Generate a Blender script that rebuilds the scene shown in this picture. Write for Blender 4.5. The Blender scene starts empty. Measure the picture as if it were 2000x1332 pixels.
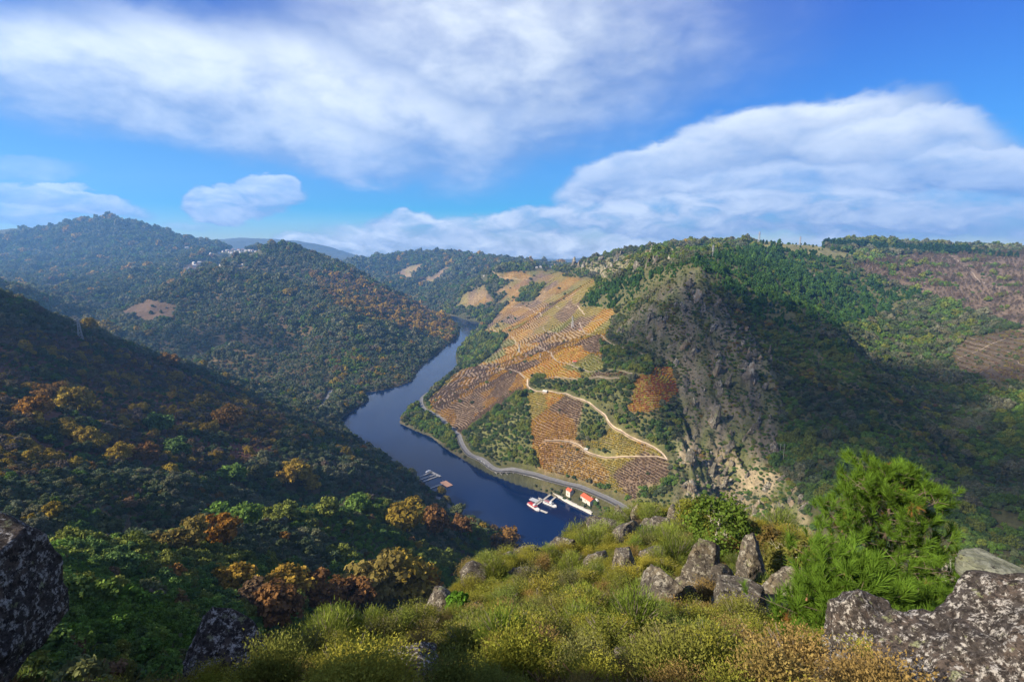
import bpy, bmesh, math, random
import numpy as np
from mathutils import Vector, Matrix, Euler

scene = bpy.context.scene
C = scene.collection

# ---------------------------------------------------------------- camera
cam_d = bpy.data.cameras.new("camera"); cam_d.sensor_width = 36; cam_d.lens = 18.0
cam_d.clip_start = 0.3; cam_d.clip_end = 60000
cam = bpy.data.objects.new("camera", cam_d); C.objects.link(cam)
cam.location = (0, 0, 300); cam.rotation_euler = (math.radians(90 - 10.5), 0, 0)
scene.camera = cam

# ---------------------------------------------------------------- sun and sky
SUN_AZ = math.radians(-118)                                     # clockwise from +Y: left and a little behind
SUN_EL = math.radians(33)
SUN = Vector((math.sin(SUN_AZ) * math.cos(SUN_EL), math.cos(SUN_AZ) * math.cos(SUN_EL), math.sin(SUN_EL)))
sun_d = bpy.data.lights.new("sun", 'SUN'); sun_d.energy = 4.7; sun_d.angle = math.radians(0.55); sun_d.color = (1.0, 0.86, 0.66)
sun = bpy.data.objects.new("sun", sun_d); C.objects.link(sun)
sun.rotation_euler = SUN.to_track_quat('Z', 'Y').to_euler(); sun.location = SUN * 900

world = bpy.data.worlds.new("World"); scene.world = world; world.use_nodes = True
def build_world():
    nt = world.node_tree; N = nt.nodes; L = nt.links; N.clear()
    def M(op, a=None, b=None, c=None, clamp=False):
        n = N.new('ShaderNodeMath'); n.operation = op; n.use_clamp = clamp
        for i, x in enumerate((a, b, c)):
            if x is None: continue
            if isinstance(x, (int, float)): n.inputs[i].default_value = x
            else: L.new(x, n.inputs[i])
        return n.outputs[0]
    out = N.new('ShaderNodeOutputWorld'); bg = N.new('ShaderNodeBackground'); bg.inputs[1].default_value = SKY_STRENGTH
    sky = N.new('ShaderNodeTexSky'); sky.sky_type = 'NISHITA'; sky.sun_disc = False
    sky.sun_elevation = SUN_EL; sky.sun_rotation = SUN_AZ; sky.altitude = 500; sky.air_density = 1.0; sky.dust_density = 0.1; sky.ozone_density = 5.0
    hs = N.new('ShaderNodeHueSaturation'); hs.inputs['Saturation'].default_value = 2.35; 
    tc0 = N.new('ShaderNodeTexCoord'); sp0 = N.new('ShaderNodeSeparateXYZ'); L.new(tc0.outputs['Generated'], sp0.inputs[0])
    hu = N.new('ShaderNodeMapRange'); hu.inputs[1].default_value = 0.03; hu.inputs[2].default_value = 0.36; hu.inputs[3].default_value = 0.495; hu.inputs[4].default_value = 0.535; L.new(sp0.outputs[2], hu.inputs[0]); L.new(hu.outputs[0], hs.inputs['Hue'])
    hs.inputs['Value'].default_value = 1.0; hs.inputs['Value'].default_value = 1.0
    L.new(sky.outputs[0], hs.inputs['Color'])
    tc = N.new('ShaderNodeTexCoord'); sp = N.new('ShaderNodeSeparateXYZ'); L.new(tc.outputs['Generated'], sp.inputs[0])
    az = M('ARCTAN2', sp.outputs[0], sp.outputs[1]); el = M('ARCSINE', sp.outputs[2])
    # clouds live in (azimuth, elevation); noise bends them and frays their edges
    cv = N.new('ShaderNodeCombineXYZ'); L.new(az, cv.inputs[0]); L.new(M('MULTIPLY', el, 1.9), cv.inputs[1])
    def noise(scale, detail, rough, seed, dist=0.0):
        n = N.new('ShaderNodeTexNoise'); n.inputs['Scale'].default_value = scale; n.inputs['Detail'].default_value = detail
        n.inputs['Roughness'].default_value = rough; n.inputs['Distortion'].default_value = dist
        o = N.new('ShaderNodeVectorMath'); o.operation = 'ADD'; o.inputs[1].default_value = (seed, seed * 0.7, seed * 1.3)
        L.new(cv.outputs[0], o.inputs[0]); L.new(o.outputs[0], n.inputs['Vector']); return n.outputs[0]
    cs = N.new('ShaderNodeCombineXYZ'); L.new(az, cs.inputs[0]); L.new(M('MULTIPLY', el, 2.3), cs.inputs[1])
    pn = N.new('ShaderNodeTexNoise'); pn.inputs['Scale'].default_value = 15; pn.inputs['Detail'].default_value = 9; pn.inputs['Roughness'].default_value = 0.6; pn.inputs['Distortion'].default_value = 0.5; L.new(cs.outputs[0], pn.inputs['Vector'])
    low = N.new('ShaderNodeMapRange'); low.interpolation_type = 'SMOOTHSTEP'; L.new(el, low.inputs[0]); low.inputs[1].default_value = 0.16; low.inputs[2].default_value = 0.05
    puff = M('MULTIPLY', M('SUBTRACT', pn.outputs[0], 0.5), low.outputs[0])
    n1 = noise(3.2, 3, 0.5, 3.1); n2 = noise(3.4, 3, 0.5, 11.7); n3 = noise(8, 7, 0.52, 5.0, 0.25); n4 = noise(26, 6, 0.6, 2.0, 0.4)
    wa = M('ADD', az, M('MULTIPLY', M('SUBTRACT', n1, 0.5), 0.16)); wa = M('ADD', wa, M('MULTIPLY', M('SUBTRACT', n3, 0.5), 0.045))
    we = M('ADD', el, M('MULTIPLY', M('SUBTRACT', n2, 0.5), 0.07)); we = M('ADD', we, M('MULTIPLY', M('SUBTRACT', n4, 0.5), 0.030))
    we = M('ADD', we, M('MULTIPLY', M('SUBTRACT', n3, 0.5), 0.050))
    def blob(u, v, w, h, tilt, soft, amount):
        a = (u - 1000) / 1000.0; b = (666 - v) / 1000.0
        cp, spn = math.cos(math.radians(10.5)), math.sin(math.radians(10.5))
        x, y, z = a, cp + b * spn, -spn + b * cp
        r = math.sqrt(x * x + y * y + z * z); A = math.atan2(x, y); E = math.asin(z / r)
        k = y / (x * x + y * y) ; wr, hr = w / 1000.0 * abs(k) , h / 1000.0 / r * 0.98
        t = math.radians(tilt); dx = M('SUBTRACT', wa, A); dy = M('SUBTRACT', we, E)
        p = M('ADD', M('MULTIPLY', dx, math.cos(t) / wr), M('MULTIPLY', dy, math.sin(t) / wr))
        q = M('ADD', M('MULTIPLY', dx, -math.sin(t) / hr), M('MULTIPLY', dy, math.cos(t) / hr))
        d2 = M('ADD', M('MULTIPLY', p, p), M('MULTIPLY', q, q))
        mr = N.new('ShaderNodeMapRange'); mr.interpolation_type = 'SMOOTHSTEP'
        L.new(d2, mr.inputs[0]); mr.inputs[1].default_value = 1.0 + soft; mr.inputs[2].default_value = max(0.0, 1.0 - soft); mr.inputs[3].default_value = 0; mr.inputs[4].default_value = amount
        return mr.outputs[0], q
    dens = None; lit = None
    for spec in CLOUDS:
        m, q = blob(*spec)
        top = M('MULTIPLY', m, M('ADD', M('MULTIPLY', q, 0.55), 0.58, clamp=True))
        if dens is None: dens, lit = m, top
        else:
            dens = M('SUBTRACT', M('ADD', dens, m), M('MULTIPLY', dens, m)); lit = M('MAXIMUM', lit, top)
    # broken cloud round the rest of the sky, thickened to whiten the ambient light
    fr = M('MAXIMUM', M('ABSOLUTE', M('MULTIPLY', az, 1.0 / 0.86)), M('MULTIPLY', el, 1.0 / 0.46))
    mo = N.new('ShaderNodeMapRange'); mo.interpolation_type = 'SMOOTHSTEP'; L.new(fr, mo.inputs[0]); mo.inputs[1].default_value = 0.95; mo.inputs[2].default_value = 1.25
    gen = N.new('ShaderNodeMapRange'); gen.interpolation_type = 'SMOOTHSTEP'
    L.new(M('ADD', M('MULTIPLY', n2, 0.75), M('MULTIPLY', n3, 0.25)), gen.inputs[0]); gen.inputs[1].default_value = 0.38; gen.inputs[2].default_value = 0.62; gen.inputs[4].default_value = 0.9
    rest = M('MULTIPLY', gen.outputs[0], mo.outputs[0])
    dens = M('SUBTRACT', M('ADD', dens, rest), M('MULTIPLY', dens, rest)); lit = M('MAXIMUM', lit, M('MULTIPLY', rest, 0.7))
    veil = M('MULTIPLY', M('ADD', M('MULTIPLY', puff, 1.7), M('ADD', M('MULTIPLY', M('SUBTRACT', n3, 0.5), 1.0), 1.0)), dens, clamp=True)
    shade = M('ADD', M('MULTIPLY', lit, 0.85), M('MULTIPLY', M('SUBTRACT', n3, 0.5), 0.9)); shade = M('ADD', shade, M('MULTIPLY', puff, 2.4)); shade = M('ADD', shade, M('MULTIPLY', M('SUBTRACT', n4, 0.5), 0.35), clamp=True)
    cc = N.new('ShaderNodeMix'); cc.data_type = 'RGBA'; L.new(shade, cc.inputs[0])
    cc.inputs[6].default_value = CLOUD_DARK; cc.inputs[7].default_value = CLOUD_LIT
    mx = N.new('ShaderNodeMix'); mx.data_type = 'RGBA'; L.new(veil, mx.inputs[0]); L.new(hs.outputs[0], mx.inputs[6]); L.new(cc.outputs[2], mx.inputs[7])
    L.new(mx.outputs[2], bg.inputs[0]); L.new(bg.outputs[0], out.inputs[0])
SKY_STRENGTH = 0.050
CLOUD_DARK = (2.2, 2.9, 4.6, 1); CLOUD_LIT = (9.4, 9.6, 9.3, 1)
CLOUDS = [  # centre in the photograph, half width, half height, tilt, softness, density
    (150, 130, 280, 105, 2, 0.9, 0.92), (430, 180, 330, 110, -14, 0.9, 0.95), (690, 220, 300, 110, -12, 0.95, 0.95), (640, 290, 170, 60, -8, 0.95, 0.8),
    (900, 110, 300, 170, 0, 0.95, 0.85), (1120, 70, 280, 140, 0, 0.98, 0.55), (1300, 100, 280, 120, 10, 0.98, 0.28), (1180, 250, 160, 60, 12, 0.98, 0.3), (960, 265, 180, 65, 5, 0.95, 0.55),
    (1290, 335, 215, 52, 14, 0.32, 1.0), (1500, 280, 250, 70, 10, 0.34, 1.0), (1720, 290, 250, 72, -2, 0.34, 1.0), (1930, 325, 190, 50, -6, 0.34, 1.0), (1790, 215, 50, 50, 75, 0.9, 0.6),
    (1480, 365, 350, 34, 3, 0.6, 0.9), (1700, 415, 330, 55, -3, 0.5, 1.0), (1330, 420, 330, 42, 4, 0.55, 0.95), (960, 452, 300, 34, 4, 0.5, 0.95), (1200, 482, 480, 24, 0, 0.7, 0.9),
    (780, 440, 44, 22, 0, 0.5, 1.0), (650, 487, 170, 15, 0, 0.8, 0.8),
    (500, 408, 100, 30, 6, 0.3, 1.0), (535, 388, 52, 34, 0, 0.25, 1.0), (425, 400, 48, 24, 0, 0.3, 1.0), (465, 402, 40, 26, 0, 0.3, 1.0), (150, 400, 180, 30, -5, 0.35, 1.0), (100, 385, 80, 26, 0, 0.35, 0.9), (20, 425, 120, 26, 0, 0.6, 0.85), (50, 335, 130, 22, 0, 0.9, 0.5), (390, 445, 60, 10, 0, 0.9, 0.4),
]
build_world()
scene.view_settings.view_transform = 'Standard'; scene.view_settings.look = 'None'
scene.view_settings.gamma = 1.0; scene.view_settings.exposure = 1.5; scene.view_settings.use_curve_mapping = False
scene.render.engine = 'CYCLES'
scene.cycles.use_denoising = True
scene.cycles.max_bounces = 6; scene.cycles.diffuse_bounces = 3; scene.cycles.glossy_bounces = 2; scene.cycles.transmission_bounces = 3
scene.cycles.volume_bounces = 1; scene.cycles.transparent_max_bounces = 8
scene.cycles.sample_clamp_indirect = 6

# ---------------------------------------------------------------- terrain maths

CAM_Z = 300.0
PITCH = math.radians(10.5)
CP, SP = math.cos(PITCH), math.sin(PITCH)

def ray(u, v):
    """direction of the sight line through a point of the survey photograph (2000 x 1332)"""
    a = (np.asarray(u, float) - 1000) / 1000.0
    b = (666 - np.asarray(v, float)) / 1000.0
    return a, CP + b * SP, -SP + b * CP

def polar(u, v):
    dx, dy, dz = ray(u, v)
    return np.arctan2(dx, dy), -dz / np.hypot(dx, dy)          # azimuth, fall per metre

def project(x, y, z):
    z = z - CAM_Z
    d = y * CP - z * SP
    up = y * SP + z * CP
    d = np.where(d < 1e-3, 1e-3, d)
    return 1000 + 1000 * x / d, 666 - 1000 * up / d

_rs = np.random.RandomState(7)
_perm = _rs.permutation(512)
_ga = _rs.rand(512) * 2 * math.pi
_gx, _gy = np.cos(_ga), np.sin(_ga)
def perlin(x, y):
    xi = np.floor(x).astype(np.int64); yi = np.floor(y).astype(np.int64)
    xf = x - xi; yf = y - yi
    def g(i, j, fx, fy):
        h = _perm[(_perm[i & 511] + j) & 511]
        return _gx[h] * fx + _gy[h] * fy
    u = xf * xf * xf * (xf * (xf * 6 - 15) + 10); v = yf * yf * yf * (yf * (yf * 6 - 15) + 10)
    a = g(xi, yi, xf, yf); b = g(xi + 1, yi, xf - 1, yf)
    c = g(xi, yi + 1, xf, yf - 1); d = g(xi + 1, yi + 1, xf - 1, yf - 1)
    return (a + (b - a) * u) * (1 - v) + (c + (d - c) * u) * v
def fbm(x, y, octv=4, ridged=False):
    s = 0; amp = 1.0
    for k in range(octv):
        n = perlin(x * 2 ** k + 17.3 * k, y * 2 ** k - 9.1 * k)
        s = s + amp * ((0.5 - 2 * np.abs(n)) if ridged else n)
        amp *= 0.5
    return s

PTS = []                                                        # azimuth, ln r, t
def put(az, r, t): PTS.append((az, math.log(r), t))
def line(pts, n=3, dip=None):
    """a surveyed ridge or slope line: (u, v, forward distance) in order; dip = what lies hidden behind it"""
    pts = [(u, v, d if d > 0 else (CAM_Z + d) / float(np.tan(np.arctan(-ray(u, v)[2] / ray(u, v)[1])))) for u, v, d in pts]   # d < 0: a spot height instead
    for i in range(len(pts)):
        segs = [0.0] if i == len(pts) - 1 else [k / n for k in range(n)]
        for f in segs:
            p = pts[i]; q = pts[min(i + 1, len(pts) - 1)]
            u, v = p[0] + (q[0] - p[0]) * f, p[1] + (q[1] - p[1]) * f
            d = math.exp(math.log(p[2]) + (math.log(q[2]) - math.log(p[2])) * f)
            az, t = polar(u, v); r = d / math.cos(az)
            put(az, r, t)
            if dip:
                for kk, dt in dip: put(az, r * kk, t + dt)
def world(*pts):
    for x, y, z in pts:
        r = math.hypot(x, y); put(math.atan2(x, y), r, (CAM_Z - z) / r)

# river banks (sight lines meeting the water) ------------------------------------
RIGHT_BANK = [(1260, 1050), (1190, 1022), (1150, 1000), (1100, 978), (1050, 958), (1010, 945), (960, 926), (920, 906), (880, 882), (840, 852),
              (800, 836), (779, 826), (784, 814), (800, 796), (818, 782), (850, 755), (880, 728), (893, 712), (890, 690), (905, 668), (945, 638), (935, 629), (915, 626)]
LEFT_BANK = [(900, 640), (898, 655), (865, 682), (835, 705), (818, 722), (806, 744), (770, 757), (735, 764), (708, 767), (722, 780), (690, 800), (664, 818),
             (680, 840), (700, 858), (730, 878), (760, 896), (800, 922), (822, 940), (850, 966), (875, 985), (905, 1004), (945, 1022), (985, 1048), (1005, 1068), (1010, 1120)]
def on_water(u, v):
    az, t = polar(u, v); r = CAM_Z / t
    return r * math.sin(az), r * math.cos(az)
RB = [on_water(*p) for p in RIGHT_BANK]; LB = [on_water(*p) for p in LEFT_BANK]
BACK_R = [(-230, 2180), (-420, 2420), (-620, 2700)]            # the bend out of sight
BACK_L = [(-760, 2600), (-520, 2300), (-330, 2060)]
NEAR_R = [(215, 395), (260, 330)]
NEAR_L = [(90, 370), (140, 310)]
RIVER = np.array(NEAR_R[::-1] + RB + BACK_R + BACK_L + LB + NEAR_L)
def seg_dist(px, py, poly, closed=True):
    best = np.full(px.shape, 1e9)
    n = len(poly)
    for i in range(n if closed else n - 1):
        ax, ay = poly[i]; bx, by = poly[(i + 1) % n]
        vx, vy = bx - ax, by - ay
        L2 = vx * vx + vy * vy + 1e-9
        s = np.clip(((px - ax) * vx + (py - ay) * vy) / L2, 0, 1)
        best = np.minimum(best, np.hypot(px - ax - s * vx, py - ay - s * vy))
    return best
def inside(px, py, poly):
    c = np.zeros(px.shape, bool); n = len(poly); j = n - 1
    for i in range(n):
        xi, yi = poly[i]; xj, yj = poly[j]
        if yi != yj:
            c ^= ((yi > py) != (yj > py)) & (px < (xj - xi) * (py - yi) / (yj - yi) + xi)
        j = i
    return c

for x, y in RB + LB + NEAR_L + NEAR_R + BACK_L + BACK_R:
    world((x, y, 0.5))
world((-20, 640, -8), (60, 520, -8), (-100, 800, -8), (-200, 900, -8), (-230, 1050, -8), (-180, 1250, -8), (-190, 1500, -8), (-150, 1800, -8), (130, 400, -6))

# --- foreground spur -------------------------------------------------------------
for a in (-80, -60, -45, -30, -15, 0, 15, 30, 45, 60, 80):
    put(math.radians(a), 2.6, 1.02); put(math.radians(a), 1.6, 1.05)
line([(330, 1345, 6.5), (640, 1345, 6), (1000, 1345, 6), (1400, 1345, 6), (1700, 1345, 6)], 2)
line([(470, 1330, 10), (640, 1275, 16), (760, 1245, 21), (850, 1214, 27), (885, 1152, 38), (960, 1116, 47), (1060, 1087, 55), (1150, 1058, 62), (1200, 1029, 70), (1260, 1013, 74), (1330, 1020, 74), (1420, 1042, 66), (1540, 1066, 55)], 2,
     dip=[(1.18, 0.05), (1.7, 0.32), (2.3, 0.40)])
line([(1540, 1060, 55), (1640, 1130, 42), (1760, 1190, 34), (1840, 1220, 26), (1950, 1240, 20)], 2, dip=[(1.5, 0.18), (2.3, 0.38), (3.6, 0.5)])
line([(700, 1290, 12), (900, 1235, 18), (1000, 1205, 22), (1150, 1190, 24)], 2)
line([(900, 1190, 28), (1000, 1150, 34), (1100, 1100, 47), (1200, 1062, 56)], 2)
line([(1200, 1200, 22), (1400, 1190, 23), (1600, 1220, 22), (1720, 1245, 20)], 2)
line([(1250, 1120, 36), (1400, 1120, 36), (1500, 1130, 34)], 2)
line([(1250, 1058, 55), (1400, 1066, 52)], 2)
line([(100, 1345, 6), (0, 1345, 6)], 2, dip=[(1.8, 0.05), (3, 0.1)])

# --- gully and wooded spur left of the foreground ---------------------------------
line([(150, 1290, 42), (300, 1300, 46), (420, 1260, 62)], 2)
line([(150, 1180, 85), (300, 1200, 92), (450, 1210, 110), (600, 1210, 140), (720, 1180, 180)], 2)
line([(300, 1110, 135), (500, 1100, 175), (700, 1080, 240), (850, 1080, 300), (930, 1090, 360)], 2)
line([(100, 1090, 120), (200, 1072, 150), (330, 1052, 190), (450, 1036, 230), (600, 1004, 300), (720, 980, 375), (800, 992, 410), (860, 1012, 430), (940, 1035, 455), (1005, 1060, 470)], 2,
     dip=[(1.15, 0.035)])
line([(0, 1120, 85), (60, 1180, 60)], 2)
# --- left slope ---------------------------------------------------------------------
line([(0, 1010, 185), (150, 1010, 200), (300, 1000, 255), (450, 985, 310)], 2)
line([(0, 900, 265), (150, 910, 300), (300, 910, 350), (500, 920, 420), (650, 920, 480), (760, 930, 520)], 2)
line([(0, 800, 350), (200, 800, 450), (400, 805, 560), (600, 830, 680), (650, 845, 730)], 2)
line([(0, 680, 480), (100, 700, 560), (250, 730, 680), (400, 760, 800), (560, 790, 900), (620, 800, 930)], 2)
line([(0, 578, 620), (80, 606, 690), (160, 648, 790), (230, 670, 850), (300, 694, 900), (380, 717, 940), (450, 740, 960), (530, 763, 985)], 2, dip=[(1.12, 0.03), (1.35, 0.05)])
line([(590, 765, 1010), (640, 768, 1010), (655, 790, -14), (620, 800, -24)], 2)
line([(690, 782, -9), (650, 800, -12)], 1)
line([(780, 960, -20), (845, 985, -18), (880, 1000, -9)], 2)
line([(740, 900, -18), (690, 860, -16)], 1)
world((-420, 1060, 6), (-520, 1090, 12))
# --- left valley and mountain ----------------------------------------------------------
line([(0, 562, 2500), (80, 572, 2200), (180, 610, 1800), (260, 650, 1480), (400, 705, 1230), (500, 748, 1070)], 2)
line([(0, 535, 3300), (120, 540, 3200), (230, 535, 3000), (330, 530, 2700)], 2)
line([(0, 495, 4200), (200, 490, 4000), (330, 505, 3600)], 2)
line([(-60, 462, 5200), (0, 455, 5100), (70, 447, 4900), (140, 435, 4700), (215, 429, 4600), (260, 436, 4500), (310, 456, 4300), (360, 479, 4100), (405, 493, 3900)], 2, dip=[(1.3, 0.03)])
line([(380, 520, 3000), (420, 505, 3300), (470, 493, 3700), (520, 492, 3900)], 2)
line([(400, 475, 9000), (480, 466, 9000), (560, 470, 9000), (640, 480, 9500), (690, 500, 9500)], 2)
line([(-50, 452, 9000), (20, 450, 9000)], 1)
# --- front hill (A), peak hill (B) ------------------------------------------------------
line([(235, 608, 1650), (290, 580, 1700), (360, 548, 1780), (430, 521, 1880), (480, 530, 1860), (540, 549, 1820)], 2, dip=[(1.12, 0.02)])
line([(300, 640, 1480), (330, 600, 1600)], 2)
line([(540, 549, 1820), (600, 570, 1720), (665, 598, 1600), (652, 632, 1400), (612, 690, 1230), (578, 736, 1090)], 2)
line([(360, 690, -32), (420, 690, -33), (500, 690, -34), (555, 700, -31)], 2)
line([(360, 640, -66), (400, 645, -62), (480, 650, -57), (570, 650, -58)], 2)
line([(460, 722, -22), (540, 730, -20), (560, 745, -12)], 2)
line([(590, 720, -28), (575, 745, -14)], 1)
line([(580, 615, -92), (480, 590, -120), (400, 590, -118)], 2)
line([(700, 690, 1220), (690, 640, 1400), (720, 720, 1160)], 2)
line([(430, 520, 2450), (480, 508, 2500), (520, 493, 2500), (550, 478, 2500), (600, 490, 2450), (660, 515, 2350), (720, 545, 2250), (790, 581, 2150), (850, 606, 2050), (892, 623, 1960)], 2, dip=[(1.15, 0.03)])
line([(600, 545, 2150), (680, 575, 1950), (760, 620, 1750), (820, 655, 1620)], 2)
# --- far right bank, vineyard slope --------------------------------------------------------
line([(698, 520, 4600), (740, 506, 4600), (820, 500, 4400), (880, 497, 4300), (940, 503, 4100), (1010, 513, 3900), (1100, 521, 3600)], 2, dip=[(1.3, 0.03)])
line([(745, 545, 3900), (820, 545, 3500), (900, 530, 3500), (980, 523, 3400)], 2)
line([(800, 575, 3000), (840, 590, 2600)], 2)
line([(868, 592, 2250), (900, 562, 2400), (940, 540, 2600), (1000, 530, 2700), (1070, 528, 2600), (1110, 528, 2300)], 2, dip=[(1.1, 0.012)])
line([(900, 600, 2150), (960, 580, 2200), (1000, 570, 2150)], 2)
line([(960, 620, 1900), (1000, 590, 1980), (1050, 565, 1980), (1090, 545, 2000)], 2)
line([(1000, 640, -55), (1060, 610, -100), (1120, 570, -165)], 2)
line([(935, 690, -20), (1000, 690, -50), (1060, 660, -85), (1120, 620, -125)], 2)
line([(850, 790, -12), (900, 790, -28), (960, 760, -55), (1020, 740, -82), (1100, 700, -112), (1160, 660, -142)], 2)
line([(830, 812, -10), (880, 850, -9), (905, 850, -15), (960, 830, -38), (1030, 800, -65), (1130, 770, -94), (1200, 740, -120)], 2)
line([(930, 895, -14), (960, 900, -20), (1040, 880, -38), (1120, 850, -58), (1220, 830, -80), (1290, 790, -105)], 2)
line([(1000, 924, -13), (1010, 912, -20), (1100, 918, -27), (1200, 900, -45), (1290, 890, -62)], 2)
line([(1060, 936, -11), (1110, 947, -10), (1180, 976, -10), (1240, 1005, -12)], 2)
line([(1140, 930, -28), (1200, 950, -32), (1270, 960, -40), (1330, 980, -45)], 2)
line([(1210, 680, -136), (1270, 710, -138), (1305, 745, -122)], 2)
line([(1140, 585, 1250), (1200, 600, 1060), (1240, 640, 885)], 2)
line([(1118, 521, 1950), (1200, 506, 1800), (1270, 491, 1700), (1340, 486, 1600), (1400, 482, 1600), (1480, 473, 1650), (1560, 477, 1850)], 2, dip=[(1.25, 0.03)])
line([(1150, 540, 1800), (1250, 515, 1650), (1300, 505, 1550)], 2)
# --- rocky spine -------------------------------------------------------------------------------
line([(1120, 585, 1300), (1180, 558, 1200), (1260, 534, 1050), (1335, 520, 910), (1400, 503, 1080), (1440, 490, 1300)], 2)
line([(1335, 522, 905), (1360, 590, 822), (1372, 650, 752), (1390, 720, 684), (1400, 790, 632), (1400, 870, 582), (1420, 960, 530), (1440, 1010, 492)], 2)
line([(1280, 620, -185), (1300, 690, -142), (1320, 780, -97), (1320, 850, -74), (1330, 930, -52)], 2)
line([(1460, 600, 835), (1470, 650, 772), (1500, 750, 648), (1520, 850, 560), (1530, 950, 478), (1530, 1010, 436)], 2)
# --- right mountain ---------------------------------------------------------------------------
line([(1450, 550, 945), (1550, 590, 915), (1640, 632, 848)], 2)
line([(1500, 505, 1430), (1600, 535, 1350), (1680, 575, 1280), (1740, 605, 1200)], 2)
line([(1640, 650, 825), (1700, 718, 720), (1780, 790, 612), (1830, 860, 515), (1870, 940, 430)], 2, dip=[(1.08, 0.004)])
line([(1560, 700, 722), (1600, 800, 572), (1650, 900, 462), (1700, 1000, 375), (1760, 1060, 322)], 2)
line([(1620, 478, 2100), (1700, 482, 2300), (1790, 488, 2300), (1880, 492, 2200), (1950, 497, 2050), (2060, 503, 1900)], 2, dip=[(1.3, 0.03)])
line([(1600, 490, 1700), (1700, 500, 1850), (1760, 505, 1800)], 1)
line([(1700, 512, 1650), (1800, 520, 1500), (1900, 530, 1400), (2000, 545, 1300)], 2)
line([(1780, 575, 1280), (1850, 590, 1180), (1950, 600, 1080), (2040, 600, 1000)], 2)
line([(1760, 640, 1060), (1810, 700, 920), (1860, 760, 790)], 2)
line([(1890, 660, 930), (1960, 670, 860), (2050, 680, 800)], 2)
line([(1900, 730, 770), (1990, 740, 700), (2100, 760, 640)], 2)
line([(1890, 850, 570), (1960, 860, 530), (2060, 880, 480)], 2)
line([(1900, 970, 410), (1980, 980, 390), (2080, 1000, 360)], 2)
line([(1860, 1060, 320), (1950, 1080, 300), (2050, 1100, 280)], 2)
world((200, 400, 22), (290, 370, 45), (360, 330, 60), (420, 260, 80), (470, 180, 110))
world((130, 150, 165), (150, 230, 90), (90, 250, 90), (60, 300, 55), (220, 200, 110), (250, 120, 150))
# --- what is behind and beside the camera ------------------------------------------------------
world((-30, -14, 309), (-11, -8, 306.5), (-15.5, -5.5, 309.6), (-19, 0, 303), (-22, 8, 294), (-25, 13, 285), (-70, -10, 304), (20, -15, 303), (60, -10, 296), (-90, 20, 283), (-60, 10, 289), (-180, 60, 262), (-300, 150, 238))  # the knoll close on the left is raised, unseen, to shade the near heath
world((0, -120, 335), (-250, -120, 325), (250, -150, 320), (-600, -100, 345), (-700, 350, 300), (-1000, 700, 320), (-1500, 400, 380), (-1500, 1500, 200), (-2400, 2000, 240),
      (0, -600, 400), (-900, -600, 420), (900, -600, 380), (600, 0, 230), (900, 400, 260), (1500, 600, 330), (1500, 1100, 320), (0, -3000, 450), (-3500, -500, 430), (3500, -500, 430),
      (-4200, 2500, 330), (3500, 2200, 340), (-9000, 0, 450), (9000, 0, 450), (0, -9000, 450))
for a in range(-60, 70, 6):
    put(math.radians(a), 11500, 0.03 if -22 < a < 9 else 0.012)
    if -14 < a < 6: put(math.radians(a), 7500, 0.035)

P_ = np.array(PTS)
def _phi(d2): return np.sqrt(d2 + 0.0016)
def _solve():
    X = P_[:, :2]
    d2 = ((X[:, None, :] - X[None, :, :]) ** 2).sum(-1)
    A = -_phi(d2); n = len(X)
    A[np.arange(n), np.arange(n)] += 0.004
    M = np.zeros((n + 1, n + 1)); M[:n, :n] = A; M[:n, n] = M[n, :n] = 1
    b = np.zeros(n + 1); b[:n] = P_[:, 2]
    return np.linalg.solve(M, b)
W_ = _solve()
def rbf(az, L):
    out = np.empty(az.shape); a = az.ravel(); l = L.ravel(); o = out.ravel()
    for i in range(0, len(a), 8192):
        d2 = (a[i:i + 8192, None] - P_[None, :, 0]) ** 2 + (l[i:i + 8192, None] - P_[None, :, 1]) ** 2
        o[i:i + 8192] = -_phi(d2) @ W_[:-1] + W_[-1]
    return o.reshape(az.shape)

# the ground as one polar sheet: fine inside the view and round it, coarse behind
AZ = np.radians(np.concatenate([np.arange(-180, -58, 3.0), np.linspace(-57, 57, 700), np.arange(60, 180.1, 3.0)]))
R0, R1, NR = 2.0, 12000.0, 900
LR = np.linspace(math.log(R0), math.log(R1), NR)
def _grid():
    ca = np.concatenate([AZ[:41], np.radians(np.linspace(-57, 57, 230)), AZ[-41:]]); ca = np.unique(ca)
    cl = np.linspace(LR[0], LR[-1], 300)
    T = rbf(*np.meshgrid(ca, cl, indexing='ij'))
    # bicubic would be nicer; linear + a light blur is enough
    i = np.clip(np.searchsorted(ca, AZ) - 1, 0, len(ca) - 2); f = ((AZ - ca[i]) / (ca[i + 1] - ca[i]))[:, None]
    T = T[i] * (1 - f) + T[i + 1] * f
    j = np.clip(np.searchsorted(cl, LR) - 1, 0, len(cl) - 2); g = ((LR - cl[j]) / (cl[j + 1] - cl[j]))[None, :]
    T = T[:, j] * (1 - g) + T[:, j + 1] * g
    for _ in range(3):
        T[:, 1:-1] = (T[:, :-2] + 2 * T[:, 1:-1] + T[:, 2:]) / 4
        T[1:-1] = (T[:-2] + 2 * T[1:-1] + T[2:]) / 4
    return T
GT = _grid()
GA, GL = np.meshgrid(AZ, LR, indexing='ij'); GR = np.exp(GL)
GX, GY = GR * np.sin(GA), GR * np.cos(GA)
GZ = CAM_Z - GR * GT
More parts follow.
